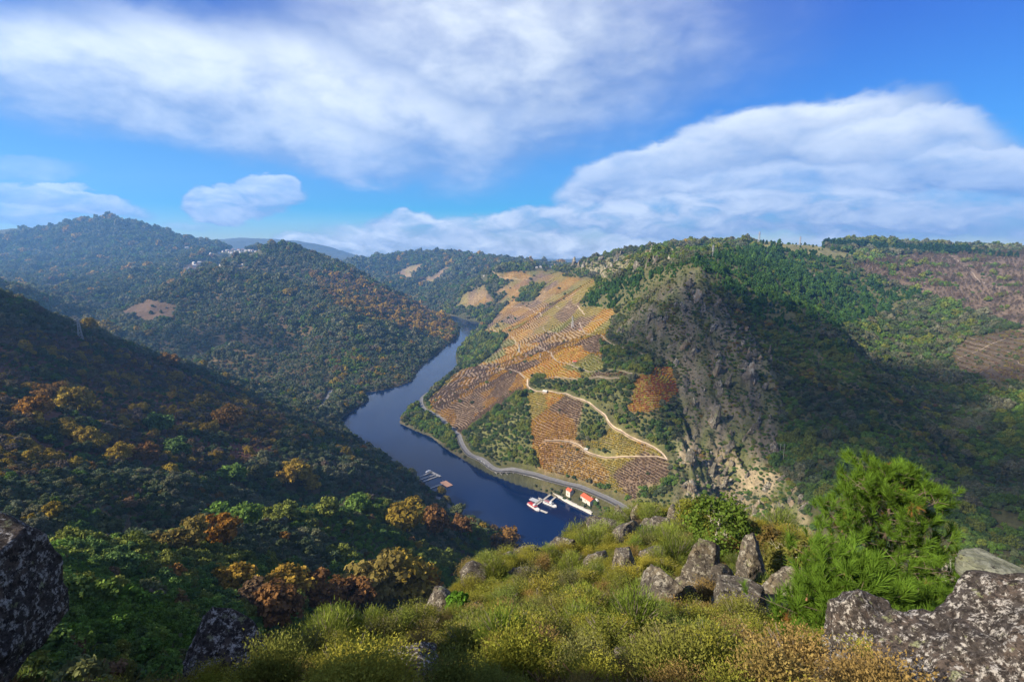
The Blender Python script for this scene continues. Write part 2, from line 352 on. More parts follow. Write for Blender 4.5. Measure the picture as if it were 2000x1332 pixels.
def relief(x, y, r):
    far = np.clip((r - 90) / 500, 0, 1)
    n = 5.0 * fbm(x / 150, y / 150, 3) * far + 5.0 * far * fbm(x / 95 + 5, y / 95, 3, True) + 2.2 * fbm(x / 38, y / 38, 3) * np.clip((r - 60) / 300, 0, 1)
    n += np.clip((r - 1500) / 2500, 0, 1) * 26 * fbm(x / 620 + 3, y / 620, 3, True)
    n += 0.45 * fbm(x / 5.5, y / 5.5, 3) * np.clip((r - 3) / 20, 0, 1)
    return n
# the cliffs: ribs of schist running down the rocky spine, gullies between them
ROCKY1 = [(1195, 650), (1300, 560), (1335, 528), (1375, 530), (1425, 600), (1510, 700), (1530, 800), (1500, 950), (1480, 1010), (1310, 1010), (1330, 830), (1322, 720), (1275, 690)]
ROCKY2 = [(1320, 850), (1440, 870), (1560, 950), (1590, 1060), (1350, 1040), (1310, 900)]
ROCKY3 = [(1118, 520), (1200, 500), (1260, 490), (1318, 497), (1300, 522), (1230, 535), (1180, 545)]
def _cliffs():
    u, v = project(GX, GY, GZ); k = np.zeros(GX.shape)
    for poly, m in ((ROCKY1, 1.0), (ROCKY2, 0.85), (ROCKY3, 1.1)): k = np.maximum(k, m * (inside(u, v, poly) & (GY > 0) & (GR > 330)))
    for _ in range(6):
        k[1:-1] = (k[:-2] + 2 * k[1:-1] + k[2:]) / 4; k[:, 1:-1] = (k[:, :-2] + 2 * k[:, 1:-1] + k[:, 2:]) / 4
    w = 10 * fbm(GX / 40, GY / 60, 2)
    rib = fbm((GX + w) / 34 + 7, (GY + w) / 130, 4, True) * 11 + fbm((GX - w) / 10 + 3, GY / 26, 4, True) * 6.5
    return k * rib
CLIFF = _cliffs(); GZ = GZ + CLIFF
RD = seg_dist(GX, GY, RIVER); RIN = inside(GX, GY, RIVER)
GZ = GZ + relief(GX, GY, GR) * np.clip(RD / 60, 0.05, 1)
GZ = np.where(RIN, np.minimum(GZ, -0.4 * np.minimum(RD, 20) - 0.3), np.maximum(GZ, np.minimum(0.55 * RD, 5.0) - 0.1))
GT = (CAM_Z - GZ) / GR

def height(x, y):
    x = np.asarray(x, float); y = np.asarray(y, float)
    az = np.arctan2(x, y); l = np.log(np.maximum(np.hypot(x, y), R0 * 1.0001))
    i = np.clip(np.searchsorted(AZ, az) - 1, 0, len(AZ) - 2); f = (az - AZ[i]) / (AZ[i + 1] - AZ[i])
    s = (l - LR[0]) / (LR[1] - LR[0]); j = np.clip(s.astype(int), 0, NR - 2); g = np.clip(s - j, 0, 1)
    return (GZ[i, j] * (1 - f) + GZ[i + 1, j] * f) * (1 - g) + (GZ[i, j + 1] * (1 - f) + GZ[i + 1, j + 1] * f) * g
TMIN = np.minimum.accumulate(GT, axis=1)                        # the skyline met so far along each sight line
def pick(u, v, rmin=None):
    """where the sight line through (u, v) first meets the ground"""
    az, t = polar(float(u), float(v))
    i = int(np.clip(np.searchsorted(AZ, az) - 1, 0, len(AZ) - 2)); f = (az - AZ[i]) / (AZ[i + 1] - AZ[i])
    col = GT[i] * (1 - f) + GT[i + 1] * f
    ok = col <= t
    if rmin: ok &= np.exp(LR) > rmin
    k = int(np.argmax(ok))
    if not ok[k]: k = NR - 1
    k = max(k, 1)
    a, b = col[k - 1], col[k]
    s = float(np.clip((a - t) / (a - b + 1e-9), 0, 1))
    r = math.exp(LR[k - 1] + (LR[k] - LR[k - 1]) * s)
    x, y = r * math.sin(az), r * math.cos(az)
    return x, y, float(height(x, y))
def seen(x, y, lift=6.0, slack=0.012):
    """is the ground here, lifted by a tree's height, above everything nearer (with some slack for a step aside)"""
    az = np.arctan2(x, y); r = np.hypot(x, y)
    i = np.clip(np.searchsorted(AZ, az), 0, len(AZ) - 1)
    j = np.clip(((np.log(r) - LR[0]) / (LR[1] - LR[0])).astype(int) - 4, 0, NR - 1)
    t = (CAM_Z - height(x, y) - lift) / r
    return t < TMIN[i, j] + slack
# ---------------------------------------------------------------- helpers
rng = np.random.RandomState(11)
def mesh_from(name, V, F, mats=(), smooth=False, cols=None):
    me = bpy.data.meshes.new(name)
    V = np.asarray(V, np.float32)
    if isinstance(F, np.ndarray):
        k = F.shape[1]; me.vertices.add(len(V)); me.vertices.foreach_set('co', V.ravel())
        me.loops.add(F.size); me.loops.foreach_set('vertex_index', F.ravel().astype(np.int32))
        me.polygons.add(len(F)); me.polygons.foreach_set('loop_start', np.arange(0, F.size, k, dtype=np.int32))
        me.polygons.foreach_set('loop_total', np.full(len(F), k, np.int32))
        me.update(calc_edges=True); me.validate()
    else:
        me.from_pydata([tuple(v) for v in V], [], F); me.update()
    if cols is not None:
        a = me.attributes.new('tone', 'FLOAT', 'FACE'); a.data.foreach_set('value', np.asarray(cols, np.float32))
    if smooth: me.polygons.foreach_set('use_smooth', np.ones(len(me.polygons), bool))
    for m in mats: me.materials.append(m)
    return me
def obj(name, me, parent=None, loc=None, rot=None, scale=None):
    o = bpy.data.objects.new(name, me); C.objects.link(o)
    if parent: o.parent = parent
    if loc is not None: o.location = loc
    if rot is not None: o.rotation_euler = rot
    if scale is not None: o.scale = scale if hasattr(scale, '__len__') else (scale,) * 3
    return o
def tag(o, label=None, cat=None, group=None, kind=None):
    if label: o['label'] = label
    if cat: o['category'] = cat
    if group: o['group'] = group
    if kind: o['kind'] = kind
    return o
def thing(name, label, cat, loc=(0, 0, 0), rz=0.0, group=None):
    o = bpy.data.objects.new(name, None); C.objects.link(o); o.empty_display_size = 0.3
    o.location = loc; o.rotation_euler = (0, 0, rz)
    return tag(o, label, cat, group)

class MB:
    """collects boxes, bars and prisms into one mesh"""
    def __init__(s): s.V = []; s.F = []
    def add(s, V, F):
        b = len(s.V); s.V += [tuple(v) for v in V]; s.F += [tuple(i + b for i in f) for f in F]; return s
    def box(s, c, d, rz=0.0):
        x, y, z = d[0] / 2, d[1] / 2, d[2] / 2; ca, sa = math.cos(rz), math.sin(rz)
        P = [(sx * x, sy * y, sz * z) for sx in (-1, 1) for sy in (-1, 1) for sz in (-1, 1)]
        P = [(c[0] + px * ca - py * sa, c[1] + px * sa + py * ca, c[2] + pz) for px, py, pz in P]
        return s.add(P, [(0, 1, 3, 2), (4, 6, 7, 5), (0, 4, 5, 1), (2, 3, 7, 6), (0, 2, 6, 4), (1, 5, 7, 3)])
    def bar(s, a, b, r0, r1=None, n=6):
        a, b = Vector(a), Vector(b); r1 = r0 if r1 is None else r1
        d = (b - a); q = d.to_track_quat('Z', 'Y'); P = []
        for p, r in ((a, r0), (b, r1)):
            for k in range(n):
                t = 2 * math.pi * k / n; P.append(p + q @ Vector((r * math.cos(t), r * math.sin(t), 0)))
        F = [(k, (k + 1) % n, n + (k + 1) % n, n + k) for k in range(n)] + [tuple(range(n - 1, -1, -1)), tuple(range(n, 2 * n))]
        return s.add(P, F)
    def build(s, name, m, parent=None, smooth=False):
        return obj(name, mesh_from(name, s.V, s.F, [m] if m else [], smooth), parent)

# ---------------------------------------------------------------- materials
def mat(name):
    m = bpy.data.materials.new(name); m.use_nodes = True; nt = m.node_tree; nt.nodes.clear()
    o = nt.nodes.new('ShaderNodeOutputMaterial'); return m, nt.nodes, nt.links, o
def plain(name, col, rough=0.7, noise=0.25, scale=2.0, metal=0.0, bump=0.0):
    m, N, L, o = mat(name); p = N.new('ShaderNodeBsdfPrincipled'); p.inputs['Roughness'].default_value = rough; p.inputs['Metallic'].default_value = metal
    tc = N.new('ShaderNodeTexCoord'); n = N.new('ShaderNodeTexNoise'); n.inputs['Scale'].default_value = scale; n.inputs['Detail'].default_value = 5
    L.new(tc.outputs['Object'], n.inputs['Vector'])
    mr = N.new('ShaderNodeMapRange'); mr.inputs[1].default_value = 0.3; mr.inputs[2].default_value = 0.7; mr.inputs[3].default_value = 1 - noise; mr.inputs[4].default_value = 1 + noise; L.new(n.outputs[0], mr.inputs[0])
    x = N.new('ShaderNodeVectorMath'); x.operation = 'SCALE'; x.inputs[0].default_value = col; L.new(mr.outputs[0], x.inputs['Scale'])
    L.new(x.outputs[0], p.inputs['Base Color'])
    if bump:
        b = N.new('ShaderNodeBump'); b.inputs['Strength'].default_value = bump; b.inputs['Distance'].default_value = 0.05; L.new(n.outputs[0], b.inputs['Height']); L.new(b.outputs[0], p.inputs['Normal'])
    L.new(p.outputs[0], o.inputs[0]); return m
def foliage(name, source, trans=0.3):
    """leaves: colour from the tree (object colour, or the scattered copy's own colour), each leaf a little lighter or darker"""
    m, N, L, o = mat(name)
    if source == 'object':
        c = N.new('ShaderNodeObjectInfo').outputs['Color']
    else:
        a = N.new('ShaderNodeAttribute'); a.attribute_type = 'INSTANCER'; a.attribute_name = 'col'; c = a.outputs['Color']
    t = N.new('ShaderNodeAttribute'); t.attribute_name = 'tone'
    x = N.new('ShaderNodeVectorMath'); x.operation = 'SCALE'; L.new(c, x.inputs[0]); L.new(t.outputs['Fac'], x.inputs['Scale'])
    d = N.new('ShaderNodeBsdfDiffuse'); L.new(x.outputs[0], d.inputs[0])
    tr = N.new('ShaderNodeBsdfTranslucent'); L.new(x.outputs[0], tr.inputs[0])
    mx = N.new('ShaderNodeMixShader'); mx.inputs[0].default_value = trans; L.new(d.outputs[0], mx.inputs[1]); L.new(tr.outputs[0], mx.inputs[2])
    L.new(mx.outputs[0], o.inputs[0]); return m
F_OBJ = foliage('leaves of a single tree', 'object'); F_INS = foliage('leaves of the mass', 'instancer')
BARK = plain('bark', (0.10, 0.075, 0.055), 0.9, 0.4, 6, bump=0.5); PALE_BARK = plain('pale lichened bark', (0.38, 0.36, 0.30), 0.9, 0.35, 5, bump=0.4)
TWIG = plain('bare twigs', (0.17, 0.14, 0.12), 0.9, 0.3, 4)

def ground_mat():
    m, N, L, o = mat('hillside ground'); p = N.new('ShaderNodeBsdfPrincipled'); p.inputs['Roughness'].default_value = 0.95; p.inputs['Specular IOR Level'].default_value = 0.15
    a = N.new('ShaderNodeAttribute'); a.attribute_name = 'cover'
    g = N.new('ShaderNodeNewGeometry')
    def nz(s, d):
        n = N.new('ShaderNodeTexNoise'); n.inputs['Scale'].default_value = s; n.inputs['Detail'].default_value = d; n.inputs['Roughness'].default_value = 0.62; L.new(g.outputs['Position'], n.inputs['Vector']); return n.outputs[0]
    a1, a2, a3 = nz(0.11, 9), nz(0.4, 7), nz(3.0, 6)
    s = N.new('ShaderNodeMath'); s.operation = 'ADD'; L.new(a1, s.inputs[0]); L.new(a2, s.inputs[1])
    s2 = N.new('ShaderNodeMath'); s2.operation = 'ADD'; L.new(s.outputs[0], s2.inputs[0]); L.new(a3, s2.inputs[1])
    mr = N.new('ShaderNodeMapRange'); mr.inputs[1].default_value = 1.05; mr.inputs[2].default_value = 1.95; mr.inputs[3].default_value = 0.35; mr.inputs[4].default_value = 1.75; L.new(s2.outputs[0], mr.inputs[0])
    x = N.new('ShaderNodeVectorMath'); x.operation = 'SCALE'; L.new(a.outputs['Color'], x.inputs[0]); L.new(mr.outputs[0], x.inputs['Scale']); L.new(x.outputs[0], p.inputs['Base Color'])
    b = N.new('ShaderNodeBump'); b.inputs['Strength'].default_value = 0.6; b.inputs['Distance'].default_value = 1.2; L.new(s2.outputs[0], b.inputs['Height']); L.new(b.outputs[0], p.inputs['Normal'])
    L.new(p.outputs[0], o.inputs[0]); return m

def rock_mat(name, base, lichen, amount, scale=1.0, warm=(0.30, 0.24, 0.15), crust=0.0):
    """schist: laminated bands, dark weathering, crusts of pale lichen with crisp rims"""
    m, N, L, o = mat(name); p = N.new('ShaderNodeBsdfPrincipled'); p.inputs['Roughness'].default_value = 0.9; p.inputs['Specular IOR Level'].default_value = 0.2
    tc = N.new('ShaderNodeTexCoord'); oi = N.new('ShaderNodeObjectInfo')
    off = N.new('ShaderNodeVectorMath'); off.operation = 'MULTIPLY_ADD'; cx = N.new('ShaderNodeCombineXYZ')
    for k in range(3): L.new(oi.outputs['Random'], cx.inputs[k])
    off.inputs[1].default_value = (31, 17, 23); L.new(cx.outputs[0], off.inputs[0]); L.new(tc.outputs['Object'], off.inputs[2]); v = off.outputs[0]
    def nz(s, d, r=0.6, st=None):
        n = N.new('ShaderNodeTexNoise'); n.inputs['Scale'].default_value = s * scale; n.inputs['Detail'].default_value = d; n.inputs['Roughness'].default_value = r
        if st:
            mp = N.new('ShaderNodeMapping'); mp.inputs['Scale'].default_value = st; L.new(v, mp.inputs[0]); L.new(mp.outputs[0], n.inputs['Vector'])
        else: L.new(v, n.inputs['Vector'])
        return n.outputs[0]
    def ramp(x, *st):
        r = N.new('ShaderNodeValToRGB'); L.new(x, r.inputs[0]); e = r.color_ramp.elements
        while len(e) < len(st): e.new(0.5)
        for i, (pos, c) in enumerate(st): e[i].position = pos; e[i].color = (*c, 1) if hasattr(c, '__len__') else (c, c, c, 1)
        return r.outputs[0]
    def mix(f, a, b, mode='MIX'):
        n = N.new('ShaderNodeMix'); n.data_type = 'RGBA'; n.blend_type = mode
        (L.new(f, n.inputs[0]) if not isinstance(f, float) else setattr(n.inputs[0], 'default_value', f))
        for i, c in ((6, a), (7, b)):
            if hasattr(c, 'is_output') or not isinstance(c, tuple): L.new(c, n.inputs[i])
            else: n.inputs[i].default_value = (*c, 1)
        return n.outputs[2]
    lam = nz(3.0, 7, 0.65, (1, 1, 7)); big = nz(0.9, 5); fine = nz(16, 6, 0.7)
    body = ramp(lam, (0.28, tuple(c * 0.35 for c in base)), (0.5, base), (0.75, tuple(c * 1.6 for c in base)))
    body = mix(ramp(big, (0.5, 0.0), (0.68, 1.0)), body, warm)
    d1 = ramp(nz(2.6, 9, 0.72), (0.56 - amount * 0.16, 0.0), (0.60 - amount * 0.16, 1.0))
    d2 = ramp(nz(6.5, 6, 0.7), (0.44, 0.0), (0.52, 1.0))
    mul = N.new('ShaderNodeMath'); mul.operation = 'MULTIPLY'; L.new(d1, mul.inputs[0]); L.new(d2, mul.inputs[1])
    body = mix(mul.outputs[0], body, lichen)
    y = ramp(nz(1.7, 6, 0.6), (0.60, 0.0), (0.66, 0.75)); body = mix(y, body, (0.23, 0.25, 0.12))
    k = ramp(nz(5.0, 8, 0.75), (0.36 + crust, 1.0), (0.44 + crust, 0.0)); body = mix(k, body, (0.022, 0.018, 0.016))
    body = mix(0.35, body, ramp(fine, (0.3, 0.25), (0.7, 1.0)), 'MULTIPLY')
    L.new(body, p.inputs['Base Color'])
    sm = N.new('ShaderNodeMath'); sm.operation = 'MULTIPLY_ADD'; L.new(lam, sm.inputs[0]); sm.inputs[1].default_value = 1.3; L.new(fine, sm.inputs[2])
    sm2 = N.new('ShaderNodeMath'); sm2.operation = 'MULTIPLY_ADD'; L.new(mul.outputs[0], sm2.inputs[0]); sm2.inputs[1].default_value = 0.25; L.new(sm.outputs[0], sm2.inputs[2])
    b = N.new('ShaderNodeBump'); b.inputs['Strength'].default_value = 0.9; b.inputs['Distance'].default_value = 0.06 / scale; L.new(sm2.outputs[0], b.inputs['Height']); L.new(b.outputs[0], p.inputs['Normal'])
    L.new(p.outputs[0], o.inputs[0]); return m
ROCK = rock_mat('lichened schist', (0.080, 0.070, 0.058), (0.30, 0.28, 0.23), 0.32, 1.0, (0.17, 0.14, 0.09), 0.04)
ROCK_DARK = rock_mat('dark lichened granite', (0.058, 0.050, 0.046), (0.40, 0.38, 0.35), 0.40, 2.8, (0.12, 0.09, 0.07), 0.075)
ROCK_FAR = rock_mat('cliff schist', (0.125, 0.115, 0.092), (0.34, 0.32, 0.26), 0.28, 0.35, (0.33, 0.25, 0.16))
ROCK_PALE = rock_mat('pale green crusted granite', (0.15, 0.16, 0.115), (0.25, 0.26, 0.20), 0.7, 1.2, (0.25, 0.27, 0.2))

# ---------------------------------------------------------------- land cover, as surveyed
def px(poly, u, v): return inside(np.asarray(u, float), np.asarray(v, float), poly)
VINE1 = [(838, 778), (868, 748), (900, 722), (935, 715), (960, 690), (955, 660), (940, 650), (985, 600), (1030, 565), (1090, 540), (1160, 545), (1165, 560), (1130, 595), (1205, 598), (1190, 640), (1175, 690), (1190, 722), (1130, 726), (1230, 732), (1030, 742), (1030, 762), (1010, 780), (930, 840), (900, 850), (880, 835), (838, 795)]
VINE2 = [(1035, 768), (1090, 768), (1140, 785), (1125, 860), (1170, 862), (1195, 830), (1290, 882), (1308, 902), (1305, 945), (1255, 982), (1200, 958), (1120, 932), (1050, 915), (1035, 880), (1020, 830), (1020, 790)]
VINE3 = [(1240, 745), (1265, 715), (1312, 718), (1324, 765), (1300, 790), (1262, 808), (1222, 805), (1235, 780)]
VINE4 = [[(765, 537), (800, 520), (832, 514), (800, 547)], [(820, 562), (850, 537), (868, 520), (884, 524), (852, 552)], [(1050, 552), (1085, 530), (1110, 535), (1030, 566), (990, 596), (965, 600), (1000, 566)], [(952, 540), (1000, 530), (1085, 530), (1050, 552), (985, 548)], [(890, 602), (905, 575), (945, 558), (965, 590), (925, 602)], [(870, 548), (800, 562), (835, 540)], [(1010, 545), (1050, 552), (1000, 570), (960, 575)]]
VINE5 = [(1885, 660), (2010, 640), (2010, 742), (1950, 747), (1870, 722), (1858, 690)]
FIELDS = [[(232, 612), (290, 585), (350, 598), (335, 622), (280, 630)], [(345, 525), (390, 508), (420, 512), (370, 535)], [(60, 560), (150, 545), (180, 552), (80, 568)]]
THICKET = [[(1170, 666), (1277, 702), (1270, 736), (1180, 722)], [(1035, 733), (1090, 744), (1230, 744), (1225, 792), (1150, 790), (1085, 765), (1045, 765)],
           [(905, 850), (1010, 770), (1035, 790), (1040, 880), (1055, 917), (1000, 905), (930, 882)], [(1140, 790), (1182, 808), (1185, 840), (1165, 862), (1125, 847)],
           [(1188, 815), (1300, 800), (1325, 870), (1300, 882), (1215, 838)], [(893, 692), (935, 655), (992, 655), (962, 692), (940, 707), (900, 722)],
           [(1128, 872), (1205, 880), (1200, 893), (1150, 890)], [(1245, 955), (1310, 940), (1330, 1000), (1240, 1010)], [(1030, 560), (1065, 555), (1040, 590), (1010, 590)]]
PINES = [(1130, 600), (1180, 555), (1260, 530), (1335, 518), (1380, 500), (1480, 484), (1560, 486), (1640, 520), (1720, 560), (1800, 572), (1740, 610), (1640, 645), (1560, 655), (1480, 625), (1400, 560), (1345, 532), (1260, 575), (1200, 605)]
GRASS = [(1230, 500), (1300, 484), (1395, 478), (1375, 500), (1300, 508)]
HEATHTOP = [(1480, 470), (1560, 470), (1680, 500), (1640, 510), (1540, 490), (1470, 482)]
BURNT = [(1660, 520), (1760, 498), (2010, 495), (2010, 640), (1900, 610), (1830, 580), (1760, 560)]
BROWNSPUR = [(1400, 600), (1500, 620), (1600, 680), (1740, 760), (1850, 900), (1800, 900), (1700, 800), (1560, 740), (1450, 680)]
CHESTNUTS = [(-300, 600), (0, 640), (160, 662), (300, 702), (450, 762), (540, 800), (560, 830), (520, 900), (440, 930), (300, 915), (150, 920), (0, 950), (-300, 960)]
AUTUMNB = [(600, 530), (700, 545), (800, 590), (900, 628), (880, 670), (800, 650), (700, 620), (640, 590)]
BRIGHTTOE = [(640, 690), (700, 655), (760, 700), (790, 740), (700, 762), (640, 755)]
SPUR = [(-200, 1130), (100, 1085), (330, 1045), (600, 998), (730, 970), (860, 1005), (1010, 1060), (1010, 1130), (860, 1190), (640, 1250), (330, 1330), (-200, 1400)]
NEARFG = [(300, 1450), (400, 1305), (480, 1285), (640, 1232), (850, 1165), (880, 1100), (960, 1070), (1060, 1045), (1200, 985), (1345, 985), (1560, 1045), (1800, 1180), (2100, 1235), (2600, 1500), (2600, 2500), (-600, 2500), (-600, 1450)]

(WOOD, CHEST, MAQUIS, AUT, BRIGHT, FARWOOD, VINE, ORANGEVINE, TERRACE, FIELD, THICK, PINE, GRS, ROCK1, ROCKLIT, CRAG, BURN, SPURB, HEATH, RIPAR, BEHIND, SPURW) = range(22)
def cover(x, y, z, r):
    u, v = project(x, y, z); c = np.full(x.shape, MAQUIS)
    front = (y > 0) & (np.abs(np.arctan2(x, y)) < 1.0)
    right = front & (x > RIVMID(y))
    c[front & ~right] = WOOD
    c[front & (r > 2600)] = FARWOOD
    def put_(poly, k, m=front): c[m & px(poly, u, v)] = k
    left = front & ~right
    put_(CHESTNUTS, CHEST, left & (r > 190) & (r < 1000)); put_(SPUR, SPURW, left & (r < 480))
    put_(AUTUMNB, AUT, left & (r > 1200)); put_(BRIGHTTOE, BRIGHT, left & (r > 950))
    for f in FIELDS: put_(f, FIELD, left & (r > 1200))
    mid = front & (r > 380)
    put_(BROWNSPUR, SPURB, mid & right)
    for f in VINE4: put_(f, VINE, mid)
    put_(VINE1, VINE, mid & right); put_(VINE2, VINE, mid & right); put_(VINE3, ORANGEVINE, mid & right); put_(VINE5, TERRACE, mid & right)
    for f in THICKET: put_(f, THICK, mid & right)
    put_(PINES, PINE, mid & right & (r > 780)); put_(GRASS, GRS, mid & right & (r > 1200)); put_(HEATHTOP, GRS, mid & (r > 1200)); put_(BURNT, BURN, mid & right & (r > 900))
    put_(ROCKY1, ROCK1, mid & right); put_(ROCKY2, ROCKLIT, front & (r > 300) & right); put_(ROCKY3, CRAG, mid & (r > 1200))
    put_(NEARFG, HEATH, front & (r < 95))
    c[front & (r < 9)] = HEATH
    c[~front] = BEHIND
    return c
_ry = np.array([p[1] for p in RB[::-1]][::-1]); _rx = np.array([p[0] for p in RB])
_o = np.argsort(_ry)
def RIVMID(y): return np.interp(y, np.concatenate([[0, 300], _ry[_o], [2300, 5000]]), np.concatenate([[40, 130], _rx[_o] - 20, [-300, -900]]))

BASE = {WOOD: (0.075, 0.055, 0.030), CHEST: (0.095, 0.045, 0.032), MAQUIS: (0.060, 0.060, 0.026), AUT: (0.10, 0.065, 0.035), BRIGHT: (0.10, 0.075, 0.035), FARWOOD: (0.060, 0.062, 0.034),
        VINE: (0.215, 0.155, 0.098), ORANGEVINE: (0.26, 0.17, 0.08), TERRACE: (0.085, 0.068, 0.048), FIELD: (0.085, 0.058, 0.040), THICK: (0.09, 0.095, 0.035), PINE: (0.085, 0.085, 0.038), GRS: (0.17, 0.16, 0.07),
        ROCK1: (0.125, 0.110, 0.082), ROCKLIT: (0.22, 0.18, 0.115), CRAG: (0.23, 0.20, 0.13), BURN: (0.135, 0.100, 0.072), SPURB: (0.11, 0.088, 0.045), HEATH: (0.13, 0.095, 0.05), RIPAR: (0.16, 0.13, 0.09), BEHIND: (0.09, 0.085, 0.045), SPURW: (0.065, 0.065, 0.028)}  # ROCKLIT: pale scree, with the sun on the lower crags put into its colour
BASE_ARR = np.array([BASE[k] for k in range(22)])

def plot(x, y):
    """which vineyard plot a point lies in, as a kind from 0 to 5: gold, olive, bare purple-grey, sandy, rust, weedy"""
    wx = 16 * fbm(x / 90, y / 90, 2); wy = 16 * fbm(x / 80 + 9, y / 80, 2)
    a = np.floor((x * 0.85 + y * 0.30 + wx) / 44).astype(int); b = np.floor((y * 0.92 - x * 0.36 + wy) / (78 + 0.0 * x)).astype(int)
    k = np.array([0, 2, 1, 4, 3, 0, 2, 5, 1, 3, 4, 2, 0, 1, 2, 3])[(_perm[(a * 7 + b * 53 + 11) & 511]) & 15]
    u, v = project(x, y, height(x, y))
    return np.where(px(LOWBROWN, u, v), np.where(fbm(x / 50, y / 50, 3) > -0.12, 2, 4), k)
LOWBROWN = [(838, 780), (895, 732), (930, 710), (1022, 733), (1022, 772), (940, 832), (900, 852), (870, 838)]
# ---------------------------------------------------------------- the ground, one sheet to the horizon
def build_ground():
    na, nr = GX.shape
    V = np.stack([GX, GY, GZ], -1).reshape(-1, 3)
    idx = np.arange(na * nr).reshape(na, nr)
    F = np.stack([idx[:-1, :-1], idx[1:, :-1], idx[1:, 1:], idx[:-1, 1:]], -1).reshape(-1, 4)
    # coarser where the ground is far behind the lens
    me = mesh_from('hills', V, F[:, ::-1].copy(), [ground_mat()], True)
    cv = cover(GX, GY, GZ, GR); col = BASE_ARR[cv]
    shore = np.clip(1 - (GZ - 0.4) / 3.0, 0, 1)[..., None] * (~RIN)[..., None]
    col = col * (1 - shore) + np.array(BASE[RIPAR]) * shore
    n = fbm(GX / 60, GY / 60, 4)
    soils = np.array([(0.23, 0.152, 0.060), (0.18, 0.15, 0.060), (0.150, 0.108, 0.075), (0.215, 0.155, 0.085), (0.175, 0.112, 0.062), (0.130, 0.130, 0.052)])
    col = np.where((cv == VINE)[..., None], soils[plot(GX, GY)], col)
    rk = np.isin(cv, [ROCK1, ROCKLIT, CRAG, SPURB])
    green = np.clip(0.82 + 4.5 * fbm(GX / 17, GY / 30, 5) - 0.12 * CLIFF, 0, 1)[..., None]
    col = np.where(rk[..., None], col * (1 - green) + np.array((0.085, 0.095, 0.035)) * green, col)
    col = col * (1 + 0.5 * n[..., None])
    col = np.where(RIN[..., None], np.array((0.03, 0.035, 0.03)), col)
    # smooth class borders a little
    for _ in range(2):
        col[1:-1, 1:-1] = (col[1:-1, 1:-1] * 2 + col[:-2, 1:-1] + col[2:, 1:-1] + col[1:-1, :-2] + col[1:-1, 2:]) / 6
    cap = mesh_from('ground', np.concatenate([V[idx[::6, 0]], [[0, 0, float(V[idx[:, 0], 2].mean())]]]), [(k, len(idx[::6]), k + 1) for k in range(len(idx[::6]) - 1)], [DIRT_CAP], True); tag(obj('ground', cap), 'bare ground right under the viewpoint', None, None, 'structure')
    a = me.attributes.new('cover', 'FLOAT_COLOR', 'POINT')
    a.data.foreach_set('color', np.concatenate([np.clip(col, 0.005, 1).reshape(-1, 3), np.ones((na * nr, 1))], 1).astype(np.float32).ravel())
    o = obj('hills', me); tag(o, 'wooded valley slopes and mountains with terraced vineyards above the river', None, None, 'structure')
    return cv
DIRT_CAP = plain('trodden soil', (0.13, 0.095, 0.05), .95, .3, 2)
COVER = build_ground()

# ---------------------------------------------------------------- the river
def build_river():
    m, N, L, o = mat('river water'); p = N.new('ShaderNodeBsdfPrincipled')
    p.inputs['Base Color'].default_value = (0.001, 0.009, 0.044, 1); p.inputs['Roughness'].default_value = 0.16; p.inputs['IOR'].default_value = 1.33
    g = N.new('ShaderNodeNewGeometry'); mp = N.new('ShaderNodeMapping'); mp.inputs['Rotation'].default_value = (0, 0, 0.5); mp.inputs['Scale'].default_value = (1, 0.45, 1); L.new(g.outputs['Position'], mp.inputs[0])
    n = N.new('ShaderNodeTexNoise'); n.inputs['Scale'].default_value = 0.55; n.inputs['Detail'].default_value = 5; L.new(mp.outputs[0], n.inputs['Vector'])
    n2 = N.new('ShaderNodeTexNoise'); n2.inputs['Scale'].default_value = 0.02; n2.inputs['Detail'].default_value = 4; L.new(mp.outputs[0], n2.inputs['Vector'])
    mr = N.new('ShaderNodeMapRange'); mr.inputs[1].default_value = 0.35; mr.inputs[2].default_value = 0.7; mr.inputs[3].default_value = 0.05; mr.inputs[4].default_value = 0.20; L.new(n2.outputs[0], mr.inputs[0]); L.new(mr.outputs[0], p.inputs['Roughness'])
    b = N.new('ShaderNodeBump'); b.inputs['Strength'].default_value = 0.25; b.inputs['Distance'].default_value = 0.35; L.new(n.outputs[0], b.inputs['Height']); L.new(b.outputs[0], p.inputs['Normal'])
    L.new(p.outputs[0], o.inputs[0])
    x0, y0, x1, y1 = -1300, 150, 700, 3200; nx, ny = 40, 60
    xs = np.linspace(x0, x1, nx); ys = np.linspace(y0, y1, ny); X, Y = np.meshgrid(xs, ys, indexing='ij')
    idx = np.arange(nx * ny).reshape(nx, ny); F = np.stack([idx[:-1, :-1], idx[1:, :-1], idx[1:, 1:], idx[:-1, 1:]], -1).reshape(-1, 4)
    tag(obj('river', mesh_from('river', np.stack([X, Y, np.zeros_like(X)], -1).reshape(-1, 3), F, [m])), 'dark blue river winding through the canyon', None, None, 'structure')
build_river()

